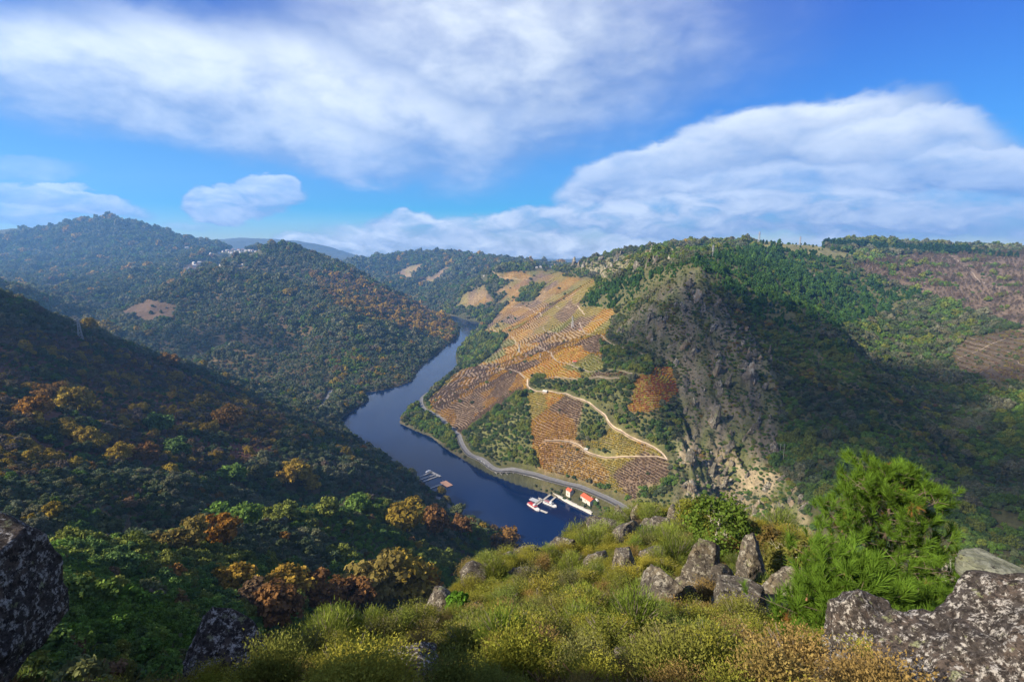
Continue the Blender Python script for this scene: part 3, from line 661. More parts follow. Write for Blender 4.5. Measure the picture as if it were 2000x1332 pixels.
# ---------------------------------------------------------------- roads and tracks
def smooth_path(P, step):
    P = np.asarray(P, float)
    for _ in range(2):
        Q = [P[0]]
        for a, b in zip(P[:-1], P[1:]): Q += [a * 0.75 + b * 0.25, a * 0.25 + b * 0.75]
        P = np.array(Q + [P[-1]])
    s = np.concatenate([[0], np.cumsum(np.hypot(*np.diff(P[:, :2], axis=0).T))]); t = np.arange(0, s[-1], step)
    return np.stack([np.interp(t, s, P[:, k]) for k in range(2)], -1)
TRACKS = []
def strip(name, uv, width, m, label, lift=0.25, step=3.0, level=0.6):
    P = [pick(*p, 200)[:2] for p in uv]
    if width > 7.1: P = P + [(P[-1][0] + (P[-1][0] - P[-2][0]) * k, P[-1][1] + (P[-1][1] - P[-2][1]) * k) for k in (3, 6)]   # on behind the spur
    P = smooth_path(P, step)
    if len(P) < 3: return None
    T = np.gradient(P, axis=0); T /= np.linalg.norm(T, axis=1, keepdims=True) + 1e-9; Nn = np.stack([-T[:, 1], T[:, 0]], -1)
    k = 5; offs = np.linspace(-width / 2, width / 2, k)
    X = P[:, None, 0] + Nn[:, None, 0] * offs[None]; Y = P[:, None, 1] + Nn[:, None, 1] * offs[None]; Z = height(X, Y)
    up = Z.max(axis=1, keepdims=True)                            # a cut and fill road: nearly level across
    for _ in range(3): up[1:-1] = (up[:-2] + 2 * up[1:-1] + up[2:]) / 4
    Z = np.maximum(Z * (1 - level) + up * level, Z) + lift
    n = len(P); V = np.stack([X, Y, Z], -1).reshape(-1, 3).tolist()
    idx = np.arange(n * k).reshape(n, k); F = np.stack([idx[:-1, :-1], idx[1:, :-1], idx[1:, 1:], idx[:-1, 1:]], -1).reshape(-1, 4)
    # banks: skirts down into the slope on both sides
    lo = np.stack([X[:, [0, -1]], Y[:, [0, -1]], Z[:, [0, -1]] - 2.0], -1)
    V = np.concatenate([np.array(V), lo.reshape(-1, 3)]); b = n * k; e = b + np.arange(n * 2).reshape(n, 2)
    S = np.concatenate([np.stack([idx[:-1, 0], idx[1:, 0], e[1:, 0], e[:-1, 0]], -1), np.stack([idx[:-1, -1], e[:-1, 1], e[1:, 1], idx[1:, -1]], -1)])
    o = obj(name, mesh_from(name, V, np.concatenate([F, S]), [m])); tag(o, label, None, None, 'structure'); TRACKS.append((P, width)); return o
ASPH = plain('worn asphalt', (0.115, 0.115, 0.12), 0.85, 0.15, 0.3); DIRT = plain('pale track dust', (0.40, 0.31, 0.215), 0.95, 0.3, 0.15); DIRTG = plain('grey track', (0.29, 0.235, 0.175), 0.95, 0.3, 0.15)
strip('road', [(836, 768), (823, 778), (822, 792), (838, 806), (862, 819), (884, 836), (896, 850), (900, 866), (912, 886), (948, 910), (1000, 925), (1060, 936), (1100, 945), (1150, 961), (1185, 977), (1196, 983)], 7.2, ASPH, 'grey asphalt road following the right river bank', 0.45, level=0.85)
strip('road', [(646, 762), (641, 774), (630, 790), (614, 802)], 7, ASPH, 'short grey road on the wooded left bank', 0.5)
strip('road', [(855, 972), (872, 986), (888, 1002), (905, 1018)], 6, ASPH, 'grey road beside the water above the left jetties', 0.5)
for uv, w, m_, lb in [
    ([(1030, 741), (1030, 757), (1048, 767), (1085, 766), (1110, 770), (1132, 781), (1160, 795), (1181, 808), (1188, 828), (1212, 843), (1245, 860), (1275, 872), (1290, 882), (1302, 897)], 5.0, DIRT, 'pale dirt track zigzagging down through the lower vineyards'),
    ([(1304, 899), (1270, 891), (1230, 892), (1190, 895), (1156, 888), (1140, 880), (1134, 870), (1110, 862)], 4.0, DIRT, 'pale dirt track running level below the lowest vineyard thicket'),
    ([(1038, 746), (1060, 742), (1100, 738), (1150, 740), (1200, 739), (1240, 735)], 3.2, DIRTG, 'grey track along the top of the green thicket'),
    ([(1240, 734), (1224, 727), (1190, 722), (1160, 727), (1130, 720), (1108, 710), (1080, 705), (1073, 690), (1060, 680), (1030, 672)], 3.2, DIRTG, 'grey track climbing past the little stone hut'),
    ([(1128, 598), (1134, 607), (1143, 616)], 3.2, DIRT, 'short pale track at the foot of the pines'),
    ([(1131, 630), (1136, 643), (1160, 655), (1188, 669), (1216, 681), (1250, 690), (1268, 702), (1280, 712)], 3.4, DIRTG, 'grey track crossing above the dark thicket to the rocks'),
    ([(1136, 632), (1160, 627), (1200, 620)], 2.6, DIRTG, 'thin track under the pine wood'),
    ([(928, 712), (955, 718), (985, 721), (1012, 728), (1026, 742)], 3.0, DIRTG, 'grey track across the dark brown vineyard'),
    ([(975, 604), (1005, 600), (1035, 602), (1050, 611), (1058, 620)], 3.4, DIRT, 'pale curved track in the upper vineyards'),
    ([(955, 642), (975, 648), (995, 655), (1008, 668), (1008, 676)], 3.0, DIRT, 'pale track by the yellow vineyard near the water'),
    ([(938, 537), (960, 542), (1000, 543), (1030, 547)], 5.0, DIRT, 'pale road along the far terraced spur'),
    ([(1160, 543), (1178, 545), (1190, 549)], 4, DIRTG, 'pale track below the crags'),
    ([(1045, 600), (1080, 604), (1115, 600)], 2.8, DIRTG, 'grey track between the orange terraces'),
    ([(1060, 640), (1090, 652), (1115, 668)], 2.8, DIRTG, 'grey path between green and grey vineyards'),
    ([(1062, 862), (1085, 860), (1110, 862), (1128, 868)], 3, DIRTG, 'short track end in the lower vineyards'),
    ([(590, 552), (605, 560), (625, 563)], 5, DIRTG, 'grey road over the saddle of the left hills'),
    ([(1850, 492), (1870, 508), (1885, 523), (1905, 540), (1925, 556), (1965, 568)], 5, DIRTG, 'pale firebreak track down the burnt hillside'),
    ([(1870, 700), (1900, 690), (1940, 670), (1990, 658)], 3.5, DIRTG, 'track above the terraced field on the right'),
]: strip('dirt_track', uv, w * 0.47, m_, lb, 0.35, 4.0, 0.7)
# ---------------------------------------------------------------- tree and shrub models
def quads(Cn, Nn, size, r, aspect=1.0, up=None):
    """leaf faces: centres, normals and sizes to four-cornered faces"""
    n = len(Cn); a = r.normal(size=(n, 3)) if up is None else up + 0.25 * r.normal(size=(n, 3))
    t = np.cross(Nn, a); t /= np.linalg.norm(t, axis=1, keepdims=True) + 1e-9; b = np.cross(Nn, t)
    s = (np.asarray(size) * np.ones(n))[:, None] / 2
    V = np.stack([Cn - t * s - b * s * aspect, Cn + t * s - b * s * aspect, Cn + t * s + b * s * aspect, Cn - t * s + b * s * aspect], 1)
    V[:, 2:] += Nn[:, None] * s[:, None] * 0.5                  # a bent leaf spray, not a flat card
    return V.reshape(-1, 3), np.arange(n * 4).reshape(n, 4)
def crown(seed, clumps, per, leaf, rx=1.0, rz=0.8, z0=0.95, clump=0.36, lower=-0.55, core=True):
    """a broadleaf crown of radius about 1: many leaf sprays round uneven clumps"""
    r = np.random.RandomState(seed)
    D = r.normal(size=(clumps * 3, 3)); D /= np.linalg.norm(D, axis=1, keepdims=True); D = D[D[:, 2] > lower][:clumps]
    rad = 0.62 + 0.30 * r.rand(len(D)); Cc = D * rad[:, None] * np.array([rx, rx, rz]) * (1 + 0.12 * r.normal(size=(len(D), 1)))
    cr = clump * (0.6 + 0.8 * r.rand(len(D)))
    P = np.repeat(Cc, per, 0); R = np.repeat(cr, per); tone = np.repeat(0.8 + 0.4 * r.rand(len(D)), per)
    d = r.normal(size=(len(P), 3)); d /= np.linalg.norm(d, axis=1, keepdims=True); d[:, 2] = np.where(d[:, 2] < -0.5, -d[:, 2], d[:, 2])
    P = P + d * (R * (0.55 + 0.5 * r.rand(len(P))))[:, None] * np.array([1, 1, 0.85])
    Nn = d + 0.55 * r.normal(size=P.shape); Nn /= np.linalg.norm(Nn, axis=1, keepdims=True)
    V, F = quads(P, Nn, leaf * (0.6 + 0.8 * r.rand(len(P))), r)
    tone = tone * (0.75 + 0.5 * r.rand(len(P)))
    V[:, 2] += z0
    return V, F, tone
def pine_crown(seed, tiers, per, leaf):
    r = np.random.RandomState(seed); Cs = []; T = []
    for k in range(tiers):
        f = k / (tiers - 1); z = 0.45 + 1.25 * f; rad = (0.62 * (1 - f ** 1.8) ** 0.7 + 0.10) * (0.8 + 0.4 * r.rand())
        m = max(3, int(7 * (1 - f) + 2))
        for a in np.arange(m) * 2 * math.pi / m + r.rand() * 6:
            Cs.append((math.cos(a) * rad * (0.6 + 0.5 * r.rand()), math.sin(a) * rad * (0.6 + 0.5 * r.rand()), z + 0.1 * r.normal())); T.append(0.8 + 0.4 * r.rand())
    Cs = np.array(Cs); P = np.repeat(Cs, per, 0); d = r.normal(size=P.shape); d /= np.linalg.norm(d, axis=1, keepdims=True); d[:, 2] = np.abs(d[:, 2]) * 0.9 + 0.1
    P = P + d * (0.26 * (0.4 + 0.6 * r.rand(len(P))))[:, None]
    Nn = d + 0.7 * r.normal(size=P.shape); Nn /= np.linalg.norm(Nn, axis=1, keepdims=True)
    V, F = quads(P, Nn, leaf * (0.6 + 0.8 * r.rand(len(P))), r, 1.5); return V, F, np.repeat(np.array(T), per) * (0.75 + 0.5 * r.rand(len(P)))
def trunk_mesh(name, seed, h, rad, m, limbs=5, spread=0.6, twig=0):
    r = random.Random(seed); b = MB(); top = Vector((r.uniform(-.1, .1) * h, r.uniform(-.1, .1) * h, h)); mid = Vector((r.uniform(-.05, .05) * h, r.uniform(-.05, .05) * h, h * .5))
    b.bar((0, 0, -0.15 * h), mid, rad, rad * .75); b.bar(mid, top, rad * .75, rad * .3)
    for k in range(limbs):
        a = 2 * math.pi * (k + r.random() * .7) / limbs; s = mid.lerp(top, r.uniform(0, .8)); e = s + Vector((math.cos(a) * spread, math.sin(a) * spread, r.uniform(.35, .9) * spread)) * r.uniform(.7, 1.1) * h
        b.bar(s, e, rad * .4, rad * .12, 5)
        for q in range(twig):
            p = s.lerp(e, r.uniform(.3, 1)); d = Vector((r.gauss(0, 1), r.gauss(0, 1), abs(r.gauss(0.6, .8)))).normalized(); e2 = p + d * h * r.uniform(.2, .5)
            b.bar(p, e2, rad * .12, rad * .04, 3)
            for _ in range(2):
                d2 = (d + Vector((r.gauss(0, .7), r.gauss(0, .7), r.gauss(.2, .5)))).normalized(); b.bar(p.lerp(e2, r.uniform(.4, .9)), p.lerp(e2, .7) + d2 * h * r.uniform(.1, .3), rad * .06, rad * .025, 3)
    return mesh_from(name, b.V, b.F, [m])
def shrub(seed, stems, sprigs, h=1.0, spread=0.55, leaf=0.05, kind='heath'):
    """a bushy heath or broom plant about 1 m high: upright stems carrying many small sprigs"""
    r = np.random.RandomState(seed)
    a = r.rand(stems) * 2 * math.pi; q = np.sqrt(r.rand(stems)); lean = spread * q
    ends = np.stack([np.cos(a) * lean, np.sin(a) * lean, h * (1.0 - 0.45 * q ** 2) * (0.48 + 0.62 * r.rand(stems))], -1)
    s = r.rand(stems, sprigs) ** 0.65 if kind == 'heath' else 0.25 + 0.75 * r.rand(stems, sprigs)
    P = ends[:, None] * np.stack([s ** 1.3, s ** 1.3, s], -1)
    jit = 0.085 if kind == 'heath' else 0.05
    P = (P + r.normal(size=P.shape) * jit * np.array([1, 1, .8])).reshape(-1, 3); P[:, 2] = np.maximum(P[:, 2], 0.02)
    dirs = np.repeat(ends / np.linalg.norm(ends, axis=1, keepdims=True), sprigs, 0) + (0.55 if kind == 'heath' else 0.22) * r.normal(size=P.shape)
    dirs[:, 2] = np.abs(dirs[:, 2]); dirs /= np.linalg.norm(dirs, axis=1, keepdims=True)
    side = np.cross(dirs, r.normal(size=P.shape)); side /= np.linalg.norm(side, axis=1, keepdims=True)
    L_ = (leaf * (0.7 + 0.7 * r.rand(len(P))))[:, None]; w = L_ * (0.30 if kind == 'heath' else 0.13)
    if kind == 'broom': L_ = L_ * 2.2
    V = np.stack([P - side * w, P + side * w, P + dirs * L_ + side * w * 0.25, P + dirs * L_ - side * w * 0.25], 1).reshape(-1, 3)
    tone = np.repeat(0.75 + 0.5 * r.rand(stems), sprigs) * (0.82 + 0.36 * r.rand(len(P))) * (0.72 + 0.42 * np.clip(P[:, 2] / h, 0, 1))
    return V, np.arange(len(P) * 4).reshape(-1, 4), tone
def scale_tone(a): V, F, t = a; return V, F, t

PROTO = {}
def proto(kind, k, data, extra=None):
    V, F, t = data
    me_i = mesh_from(kind + '_mass', V, F, [F_INS], False, t)
    me_o = me_i.copy(); me_o.materials.clear(); me_o.materials.append(F_OBJ); me_o.name = kind + '_crown'
    PROTO.setdefault(kind, []).append((me_i, me_o))
for k in range(4): proto('chestnut_tree', k, crown(100 + k, 52, 46, 0.125, 1.0, 0.85, 1.05, 0.31))
for k in range(4): proto('oak_tree', k, crown(200 + k, 44, 44, 0.13, 1.0, 0.78, 0.85, 0.31))
for k in range(3): proto('pine_tree', k, pine_crown(300 + k, 8, 16, 0.17))
for k in range(3): proto('bare_tree', k, crown(400 + k, 40, 14, 0.10, 0.9, 1.1, 1.15, 0.34))
for k in range(3): proto('far_oak', k, crown(500 + k, 20, 16, 0.32, 1.0, 0.8, 0.7, 0.40))
for k in range(2): proto('far_pine', k, pine_crown(600 + k, 5, 5, 0.34))
for k in range(3): proto('vine', k, crown(700 + k, 8, 7, 0.42, 1.0, 0.55, 0.6, 0.5))
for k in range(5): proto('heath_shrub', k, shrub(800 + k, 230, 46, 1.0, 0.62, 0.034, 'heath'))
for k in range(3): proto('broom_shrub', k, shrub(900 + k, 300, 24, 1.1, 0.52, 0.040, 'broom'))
def tuft(seed, n=70):
    r = np.random.RandomState(seed); P = r.normal(size=(n, 3)) * np.array([.16, .16, 0]); d = r.normal(size=(n, 3)) * .45 + np.array([0, 0, 1]); d /= np.linalg.norm(d, axis=1, keepdims=True); side = np.cross(d, r.normal(size=(n, 3))); side /= np.linalg.norm(side, axis=1, keepdims=True)
    L_ = (.5 + .6 * r.rand(n))[:, None]; w = .016
    return np.stack([P - side * w, P + side * w, P + d * L_ + side * w * .2 + np.array([0, 0, -.12]) * L_, P + d * L_ - side * w * .2], 1).reshape(-1, 3), np.arange(n * 4).reshape(n, 4), .7 + .6 * r.rand(n)
for k in range(3): proto('dry_tuft', k, tuft(970 + k))
for k in range(2): proto('far_heath', k, shrub(950 + k, 60, 16, 1.0, 0.65, 0.12, 'heath'))
TRUNK = {'chestnut_tree': trunk_mesh('chestnut_trunk', 1, 1.0, 0.075, BARK), 'oak_tree': trunk_mesh('oak_trunk', 2, 0.8, 0.07, BARK),
         'pine_tree': trunk_mesh('pine_trunk', 3, 1.6, 0.035, BARK, 3, 0.15), 'bare_tree': trunk_mesh('bare_trunk', 4, 1.1, 0.06, TWIG, 7, 0.6, 3)}

# ---------------------------------------------------------------- where they grow
PAL = {
    'oak': [(0.053, 0.090, 0.030), (0.075, 0.112, 0.045), (0.093, 0.120, 0.063), (0.068, 0.083, 0.036), (0.083, 0.143, 0.033), (0.112, 0.128, 0.053)],
    'grey': [(0.128, 0.150, 0.098), (0.105, 0.135, 0.072), (0.083, 0.112, 0.057), (0.143, 0.150, 0.090)],
    'bright': [(0.098, 0.175, 0.031), (0.119, 0.196, 0.042), (0.084, 0.140, 0.042), (0.154, 0.182, 0.042)],
    'chest': [(0.185, 0.150, 0.045), (0.150, 0.125, 0.050), (0.215, 0.125, 0.038), (0.155, 0.105, 0.058), (0.130, 0.105, 0.078), (0.130, 0.118, 0.058), (0.150, 0.125, 0.098), (0.270, 0.200, 0.035)],
    'rust': [(0.250, 0.131, 0.027), (0.175, 0.094, 0.037), (0.213, 0.150, 0.037), (0.150, 0.103, 0.062), (0.300, 0.200, 0.037)],
    'pine': [(0.046, 0.112, 0.032), (0.058, 0.130, 0.036), (0.072, 0.145, 0.034), (0.040, 0.092, 0.030)],
    'vine': [(0.36, 0.21, 0.03), (0.34, 0.26, 0.042), (0.26, 0.135, 0.032), (0.165, 0.11, 0.065), (0.145, 0.102, 0.078), (0.22, 0.20, 0.05)],
    'vinehot': [(0.50, 0.27, 0.03), (0.48, 0.32, 0.035), (0.42, 0.19, 0.028), (0.33, 0.08, 0.03), (0.42, 0.36, 0.05)],
    'heath': [(0.185, 0.190, 0.032), (0.150, 0.160, 0.036), (0.225, 0.215, 0.036), (0.130, 0.130, 0.042), (0.215, 0.155, 0.058), (0.160, 0.190, 0.040)],
    'broom': [(0.135, 0.195, 0.030), (0.165, 0.205, 0.036), (0.115, 0.155, 0.030)],
    'burn': [(0.125, 0.095, 0.072), (0.11, 0.092, 0.07), (0.145, 0.108, 0.075)],
}
NAMES = {'oak': ['dark green', 'green', 'grey-green', 'dull green', 'fresh green', 'olive green'], 'grey': ['silvery green', 'grey-green', 'dusky green', 'pale grey-green'],
         'bright': ['bright green', 'light green', 'leaf-green', 'yellow-green'],
         'chest': ['olive-yellow', 'olive-brown', 'orange', 'rusty brown', 'brown', 'khaki', 'greyish half-bare', 'golden yellow'], 'rust': ['orange-rust', 'rust-brown', 'ochre', 'grey-brown', 'amber'],
         'pine': ['deep green', 'mid green', 'fresh green', 'dark green'], 'vine': [''] * 6, 'vinehot': [''] * 5,
         'heath': ['yellow-green', 'olive', 'bright yellowish', 'brownish olive', 'rust-tinged', 'moss-green'], 'broom': ['vivid green', 'lime green', 'mid green'], 'burn': ['', '', '']}
ROWS = []                                                       # kind, x, y, size, height factor, palette, colour index
def inframe(x, y, m=120):
    z = height(x, y); u, v = project(x, y, z); return (u > -m) & (u < 2000 + m) & (v < 1332 + m) & (y > 2)
def dist_tracks(x, y):
    d = np.full(x.shape, 1e9)
    for P, w in TRACKS: d = np.minimum(d, seg_dist(x, y, P[::2] if len(P) > 8 else P, False) - w / 2)
    return d
def candidates():
    out = []
    # near: jittered square grid; far: jittered grid that opens with distance
    for lo, hi, s in ((16, 75, 1.45), (75, 150, 2.2), (150, 420, 3.1), (420, 900, 4.3)):
        n = int(hi / s); g = np.arange(-n, n + 1) * s; X, Y = np.meshgrid(g, np.arange(1, n + 1) * s, indexing='ij')
        X = X + rng.uniform(-.42, .42, X.shape) * s; Y = Y + rng.uniform(-.42, .42, X.shape) * s; r = np.hypot(X, Y); k = (r >= lo) & (r < hi) & (np.abs(np.arctan2(X, Y)) < 0.90)
        out.append(np.stack([X[k], Y[k], np.full(k.sum(), s)], -1))
    d = 0.0046; A, Lg = np.meshgrid(np.arange(-0.88, 0.88, d), np.arange(math.log(900), math.log(6200), d), indexing='ij')
    A = A + rng.uniform(-.45, .45, A.shape) * d; Lg = Lg + rng.uniform(-.45, .45, A.shape) * d; R_ = np.exp(Lg)
    out.append(np.stack([(R_ * np.sin(A)).ravel(), (R_ * np.cos(A)).ravel(), (R_ * d).ravel()], -1))
    return np.concatenate(out)
def grow():
    Pn = candidates(); x, y, s = Pn.T; z = height(x, y); r = np.hypot(x, y)
    ok = inframe(x, y) & (z > 1.0) & ~inside(x, y, RIVER) & seen(x, y, 7.0, 0.02)
    x, y, s, z, r = (a[ok] for a in (x, y, s, z, r)); c = cover(x, y, z, r)
    dt = dist_tracks(x, y); tall = np.clip(r, 0, 1)
    u, v = project(x, y, z)
    n0 = fbm(x / 260 + 2, y / 260 - 7, 3); n1 = fbm(x / 70 + 9, y / 70, 3) + 0.35 * n0; n2 = fbm(x / 30 - 4, y / 30 + 8, 2); q = rng.rand(len(x)); q2 = rng.rand(len(x)); q3 = rng.rand(len(x))
    slope = np.hypot(height(x + 2, y) - height(x - 2, y), height(x, y + 2) - height(x, y - 2)) / 4
    for i in range(len(x)):
        k = c[i]; far = r[i] > 900; S = s[i] * 0.62 * (0.62 + 0.55 * q2[i] + 0.55 * q2[i] ** 4) ; hh = 0.85 + 0.4 * q3[i]; kind = None
        if dt[i] < 1.5 + S * 0.6 and r[i] > 60: continue
        S *= 0.85 + 0.9 * max(-.3, n2[i] + 0.6 * n0[i])
        if k in (WOOD, FARWOOD, MAQUIS, AUT) and n2[i] + 0.4 * (q3[i] - .5) < -0.36 and r[i] > 250: continue
        if k in (WOOD, MAQUIS, SPURB, THICK, FARWOOD, AUT, BRIGHT, CHEST, PINE, BEHIND, SPURW):
            pal = 'oak'; dens = 1.0; kind = 'oak_tree'
            if k == CHEST:
                m = n1[i] + 0.5 * n2[i]
                dens = 0.80 if n2[i] > -0.32 else 0.25
                if m > -0.22: pal, kind, S = 'chest', 'chestnut_tree', S * 0.92
                if q3[i] < 0.12: pal, kind = 'oak', 'oak_tree'
                if kind == 'oak_tree': S *= 0.9
            elif k == MAQUIS:
                pal = 'grey' if n2[i] > 0.1 else 'oak'; S *= 1.0
                if q[i] < 0.012 and n1[i] > 0: pal, kind, S = 'chest', 'chestnut_tree', S * 1.25
                if n1[i] > 0.12: pal = 'bright'
            elif k == SPURW:
                pal = 'bright' if n1[i] + 0.5 * n2[i] > -0.12 else 'grey'; S *= 0.95  # brighter leaves stand in for the raking sun on the spur crest
                if q[i] < 0.02: pal, kind, S = 'chest', 'chestnut_tree', S * 1.2
            elif k == WOOD:
                pal = 'grey' if n1[i] < 0.12 else 'oak'
                if q[i] < 0.025 + 0.07 * (n1[i] > 0.25): pal, kind, S = 'chest', 'chestnut_tree', S * 1.15
            elif k == AUT: pal = 'rust' if n2[i] > -0.05 else 'oak'; kind = 'chestnut_tree' if pal == 'rust' else 'oak_tree'
            elif k == BRIGHT:
                pal = 'bright' if n1[i] > -0.05 else 'grey'  # sunlight on this flank is put into brighter leaf colours
                if n2[i] > 0.22: pal, kind = 'chest', 'chestnut_tree'
            elif k == FARWOOD:
                pal = 'oak' if n1[i] < 0.15 else 'grey'
                if n2[i] > 0.5: pal = 'rust'
            elif k == PINE: pal, kind, dens, S, hh = 'pine', 'pine_tree', 0.62 + 0.9 * n2[i], S * (0.58 + 0.5 * q3[i]), 0.85 + 0.5 * q2[i]
            if k == PINE and (n1[i] < -0.30 or q2[i] < .10): pal, kind, S, hh = 'bright', 'oak_tree', S * 0.9, 0.8
            elif k == THICK: S *= 1.12; pal = 'bright' if n2[i] > 0.12 else 'oak'; dens = 0.97
            elif k == SPURB: dens = 0.92; S *= 0.72; pal = 'bright' if n1[i] > 0.1 else ('oak' if n1[i] > -0.25 else 'heath')
            elif k == BEHIND: dens = 0.0
            if q[i] > dens: continue
        elif k in (ROCK1, ROCKLIT, CRAG):
            if q[i] > 0.95 + 0.5 * n1[i]: continue
            S *= 0.66; pal = ('oak' if n2[i] < 0.0 else 'bright' if n2[i] < .25 else 'heath'); kind = 'oak_tree'; hh = 0.7
        elif k == BURN:
            if n1[i] > 0.22 and q[i] < 0.6: pal, kind, S = 'bright', 'oak_tree', S * 0.7
            elif q[i] < 0.55: pal, kind, S, hh = 'burn', 'bare_tree', S * 0.5, 1.6
            else: continue
        elif k == GRS:
            if q[i] > 0.05: continue
            pal, kind, S = 'pine', 'pine_tree', S * 0.8
        elif k in (VINE, ORANGEVINE):
            if q[i] > 0.012: continue
            pal, kind, S = 'oak', 'oak_tree', S * 0.7
        elif k == FIELD:
            if q[i] > 0.05: continue
            pal, kind = 'oak', 'oak_tree'
        elif k == TERRACE:
            if q[i] > 0.10: continue
            pal, kind, S = 'oak', 'oak_tree', S * 0.5
        else: continue
        if z[i] < 4: S = min(S, 2.2)
        if slope[i] > 1.3: S *= 0.8
        if r[i] < 110: S = min(S * 1.15, 2.6)
        npal = len(PAL[pal]); ci = int(np.clip((n2[i] * 0.9 + 0.5 + 0.75 * (q3[i] - .5)) * npal, 0, npal - 1)) if pal != 'pine' else int(q3[i] * npal)
        ROWS.append((kind, x[i], y[i], S, hh, pal, ci))
HOUSEPX = []
def clear_round_houses():
    x = np.array([q[1] for q in ROWS]); y = np.array([q[2] for q in ROWS]); u, v = project(x, y, height(x, y)); k = np.ones(len(ROWS), bool)
    for hu, hv in HOUSEPX: k &= ~((np.abs(u - hu) < 7) & (v - hv > -3) & (v - hv < 9) & (np.hypot(x, y) > 1500))
    ROWS[:] = [q for q, b in zip(ROWS, k) if b]
grow()
def vines():
    """vines in rows that follow the contour lines of the terraces"""
    s = 1.55; X, Y = np.meshgrid(np.arange(-420, 950, s), np.arange(430, 2900, s), indexing='ij'); X = (X + rng.uniform(-.5, .5, X.shape) * s).ravel(); Y = (Y + rng.uniform(-.5, .5, Y.shape) * s).ravel()
    z = height(X, Y); k = (z > 5) & (X > RIVMID(Y)); X, Y = X[k], Y[k]
    r = np.hypot(X, Y); keep = rng.rand(len(X)) < np.clip(750 / r, 0.25, 1) ** 1.5; X, Y = X[keep], Y[keep]
    e = 1.0; gap = np.where(cover(X, Y, z[k][keep], np.hypot(X, Y)) == TERRACE, 5.5, np.where(np.hypot(X, Y) > 1000, 3.2, 1.9))
    for _ in range(2):
        z = height(X, Y); gx = (height(X + e, Y) - height(X - e, Y)) / 2; gy = (height(X, Y + e) - height(X, Y - e)) / 2; g2 = gx * gx + gy * gy + 0.02
        dz = np.round(z / gap) * gap - z; st = np.clip(dz / g2, -6, 6); X = X + gx * st; Y = Y + gy * st
    z = height(X, Y); r = np.hypot(X, Y); c = cover(X, Y, z, r); k = np.isin(c, [VINE, ORANGEVINE, TERRACE]) & seen(X, Y, 2, 0.02) & inframe(X, Y)
    X, Y, z, r, c = (a[k] for a in (X, Y, z, r, c)); dt = dist_tracks(X, Y); k = dt > 1.2; X, Y, z, r, c = (a[k] for a in (X, Y, z, r, c))
    pk = plot(X, Y); q = rng.rand(len(X)); n = fbm(X / 22, Y / 22, 2)
    out = []
    for i in range(len(X)):
        if c[i] == ORANGEVINE: pal, ci = 'vinehot', int(np.clip((n[i] * .8 + .45 + .7 * (q[i] - .5)) * 5, 0, 4))
        elif c[i] == TERRACE: pal, ci = 'vine', 5 if q[i] < .5 else 4
        else:
            w = pk[i]; m = q[i] + 0.5 * n[i]
            if w == 0: pal, ci = ('vinehot', int(np.clip(m * 3, 0, 2))) if m > .3 else ('vine', 1)
            elif w == 1: pal, ci = 'vine', (5 if m < .6 else 1)
            elif w == 2:
                pal, ci = 'vine', (4 if m < .7 else 3)
                if q[i] < .35: continue
            elif w == 3:
                pal, ci = 'vine', (0 if m > .6 else 3)
                if q[i] < .25: continue
            elif w == 4: pal, ci = 'vine', (2 if m < .7 else 0)
            else:
                pal, ci = ('bright', 3) if m < .5 else ('vine', 5)
                if q[i] < .3: continue
        out.append((X[i], Y[i], 0.85 + 0.5 * q[i], pal, ci))
    return out
HOUSEPX = [(428, 496), (436, 493), (444, 491), (449, 494), (455, 490), (460, 493), (466, 490), (470, 494), (474, 490), (480, 492), (487, 491), (493, 491), (500, 493), (507, 491), (412, 497), (365, 486), (484, 494), (452, 496),
           (379, 516), (390, 515), (380, 521), (368, 525), (431, 519), (463, 520), (474, 519), (62, 556), (172, 540), (1048, 524), (1056, 523), (1075, 523), (945, 540)]
clear_round_houses()
VINES = vines()
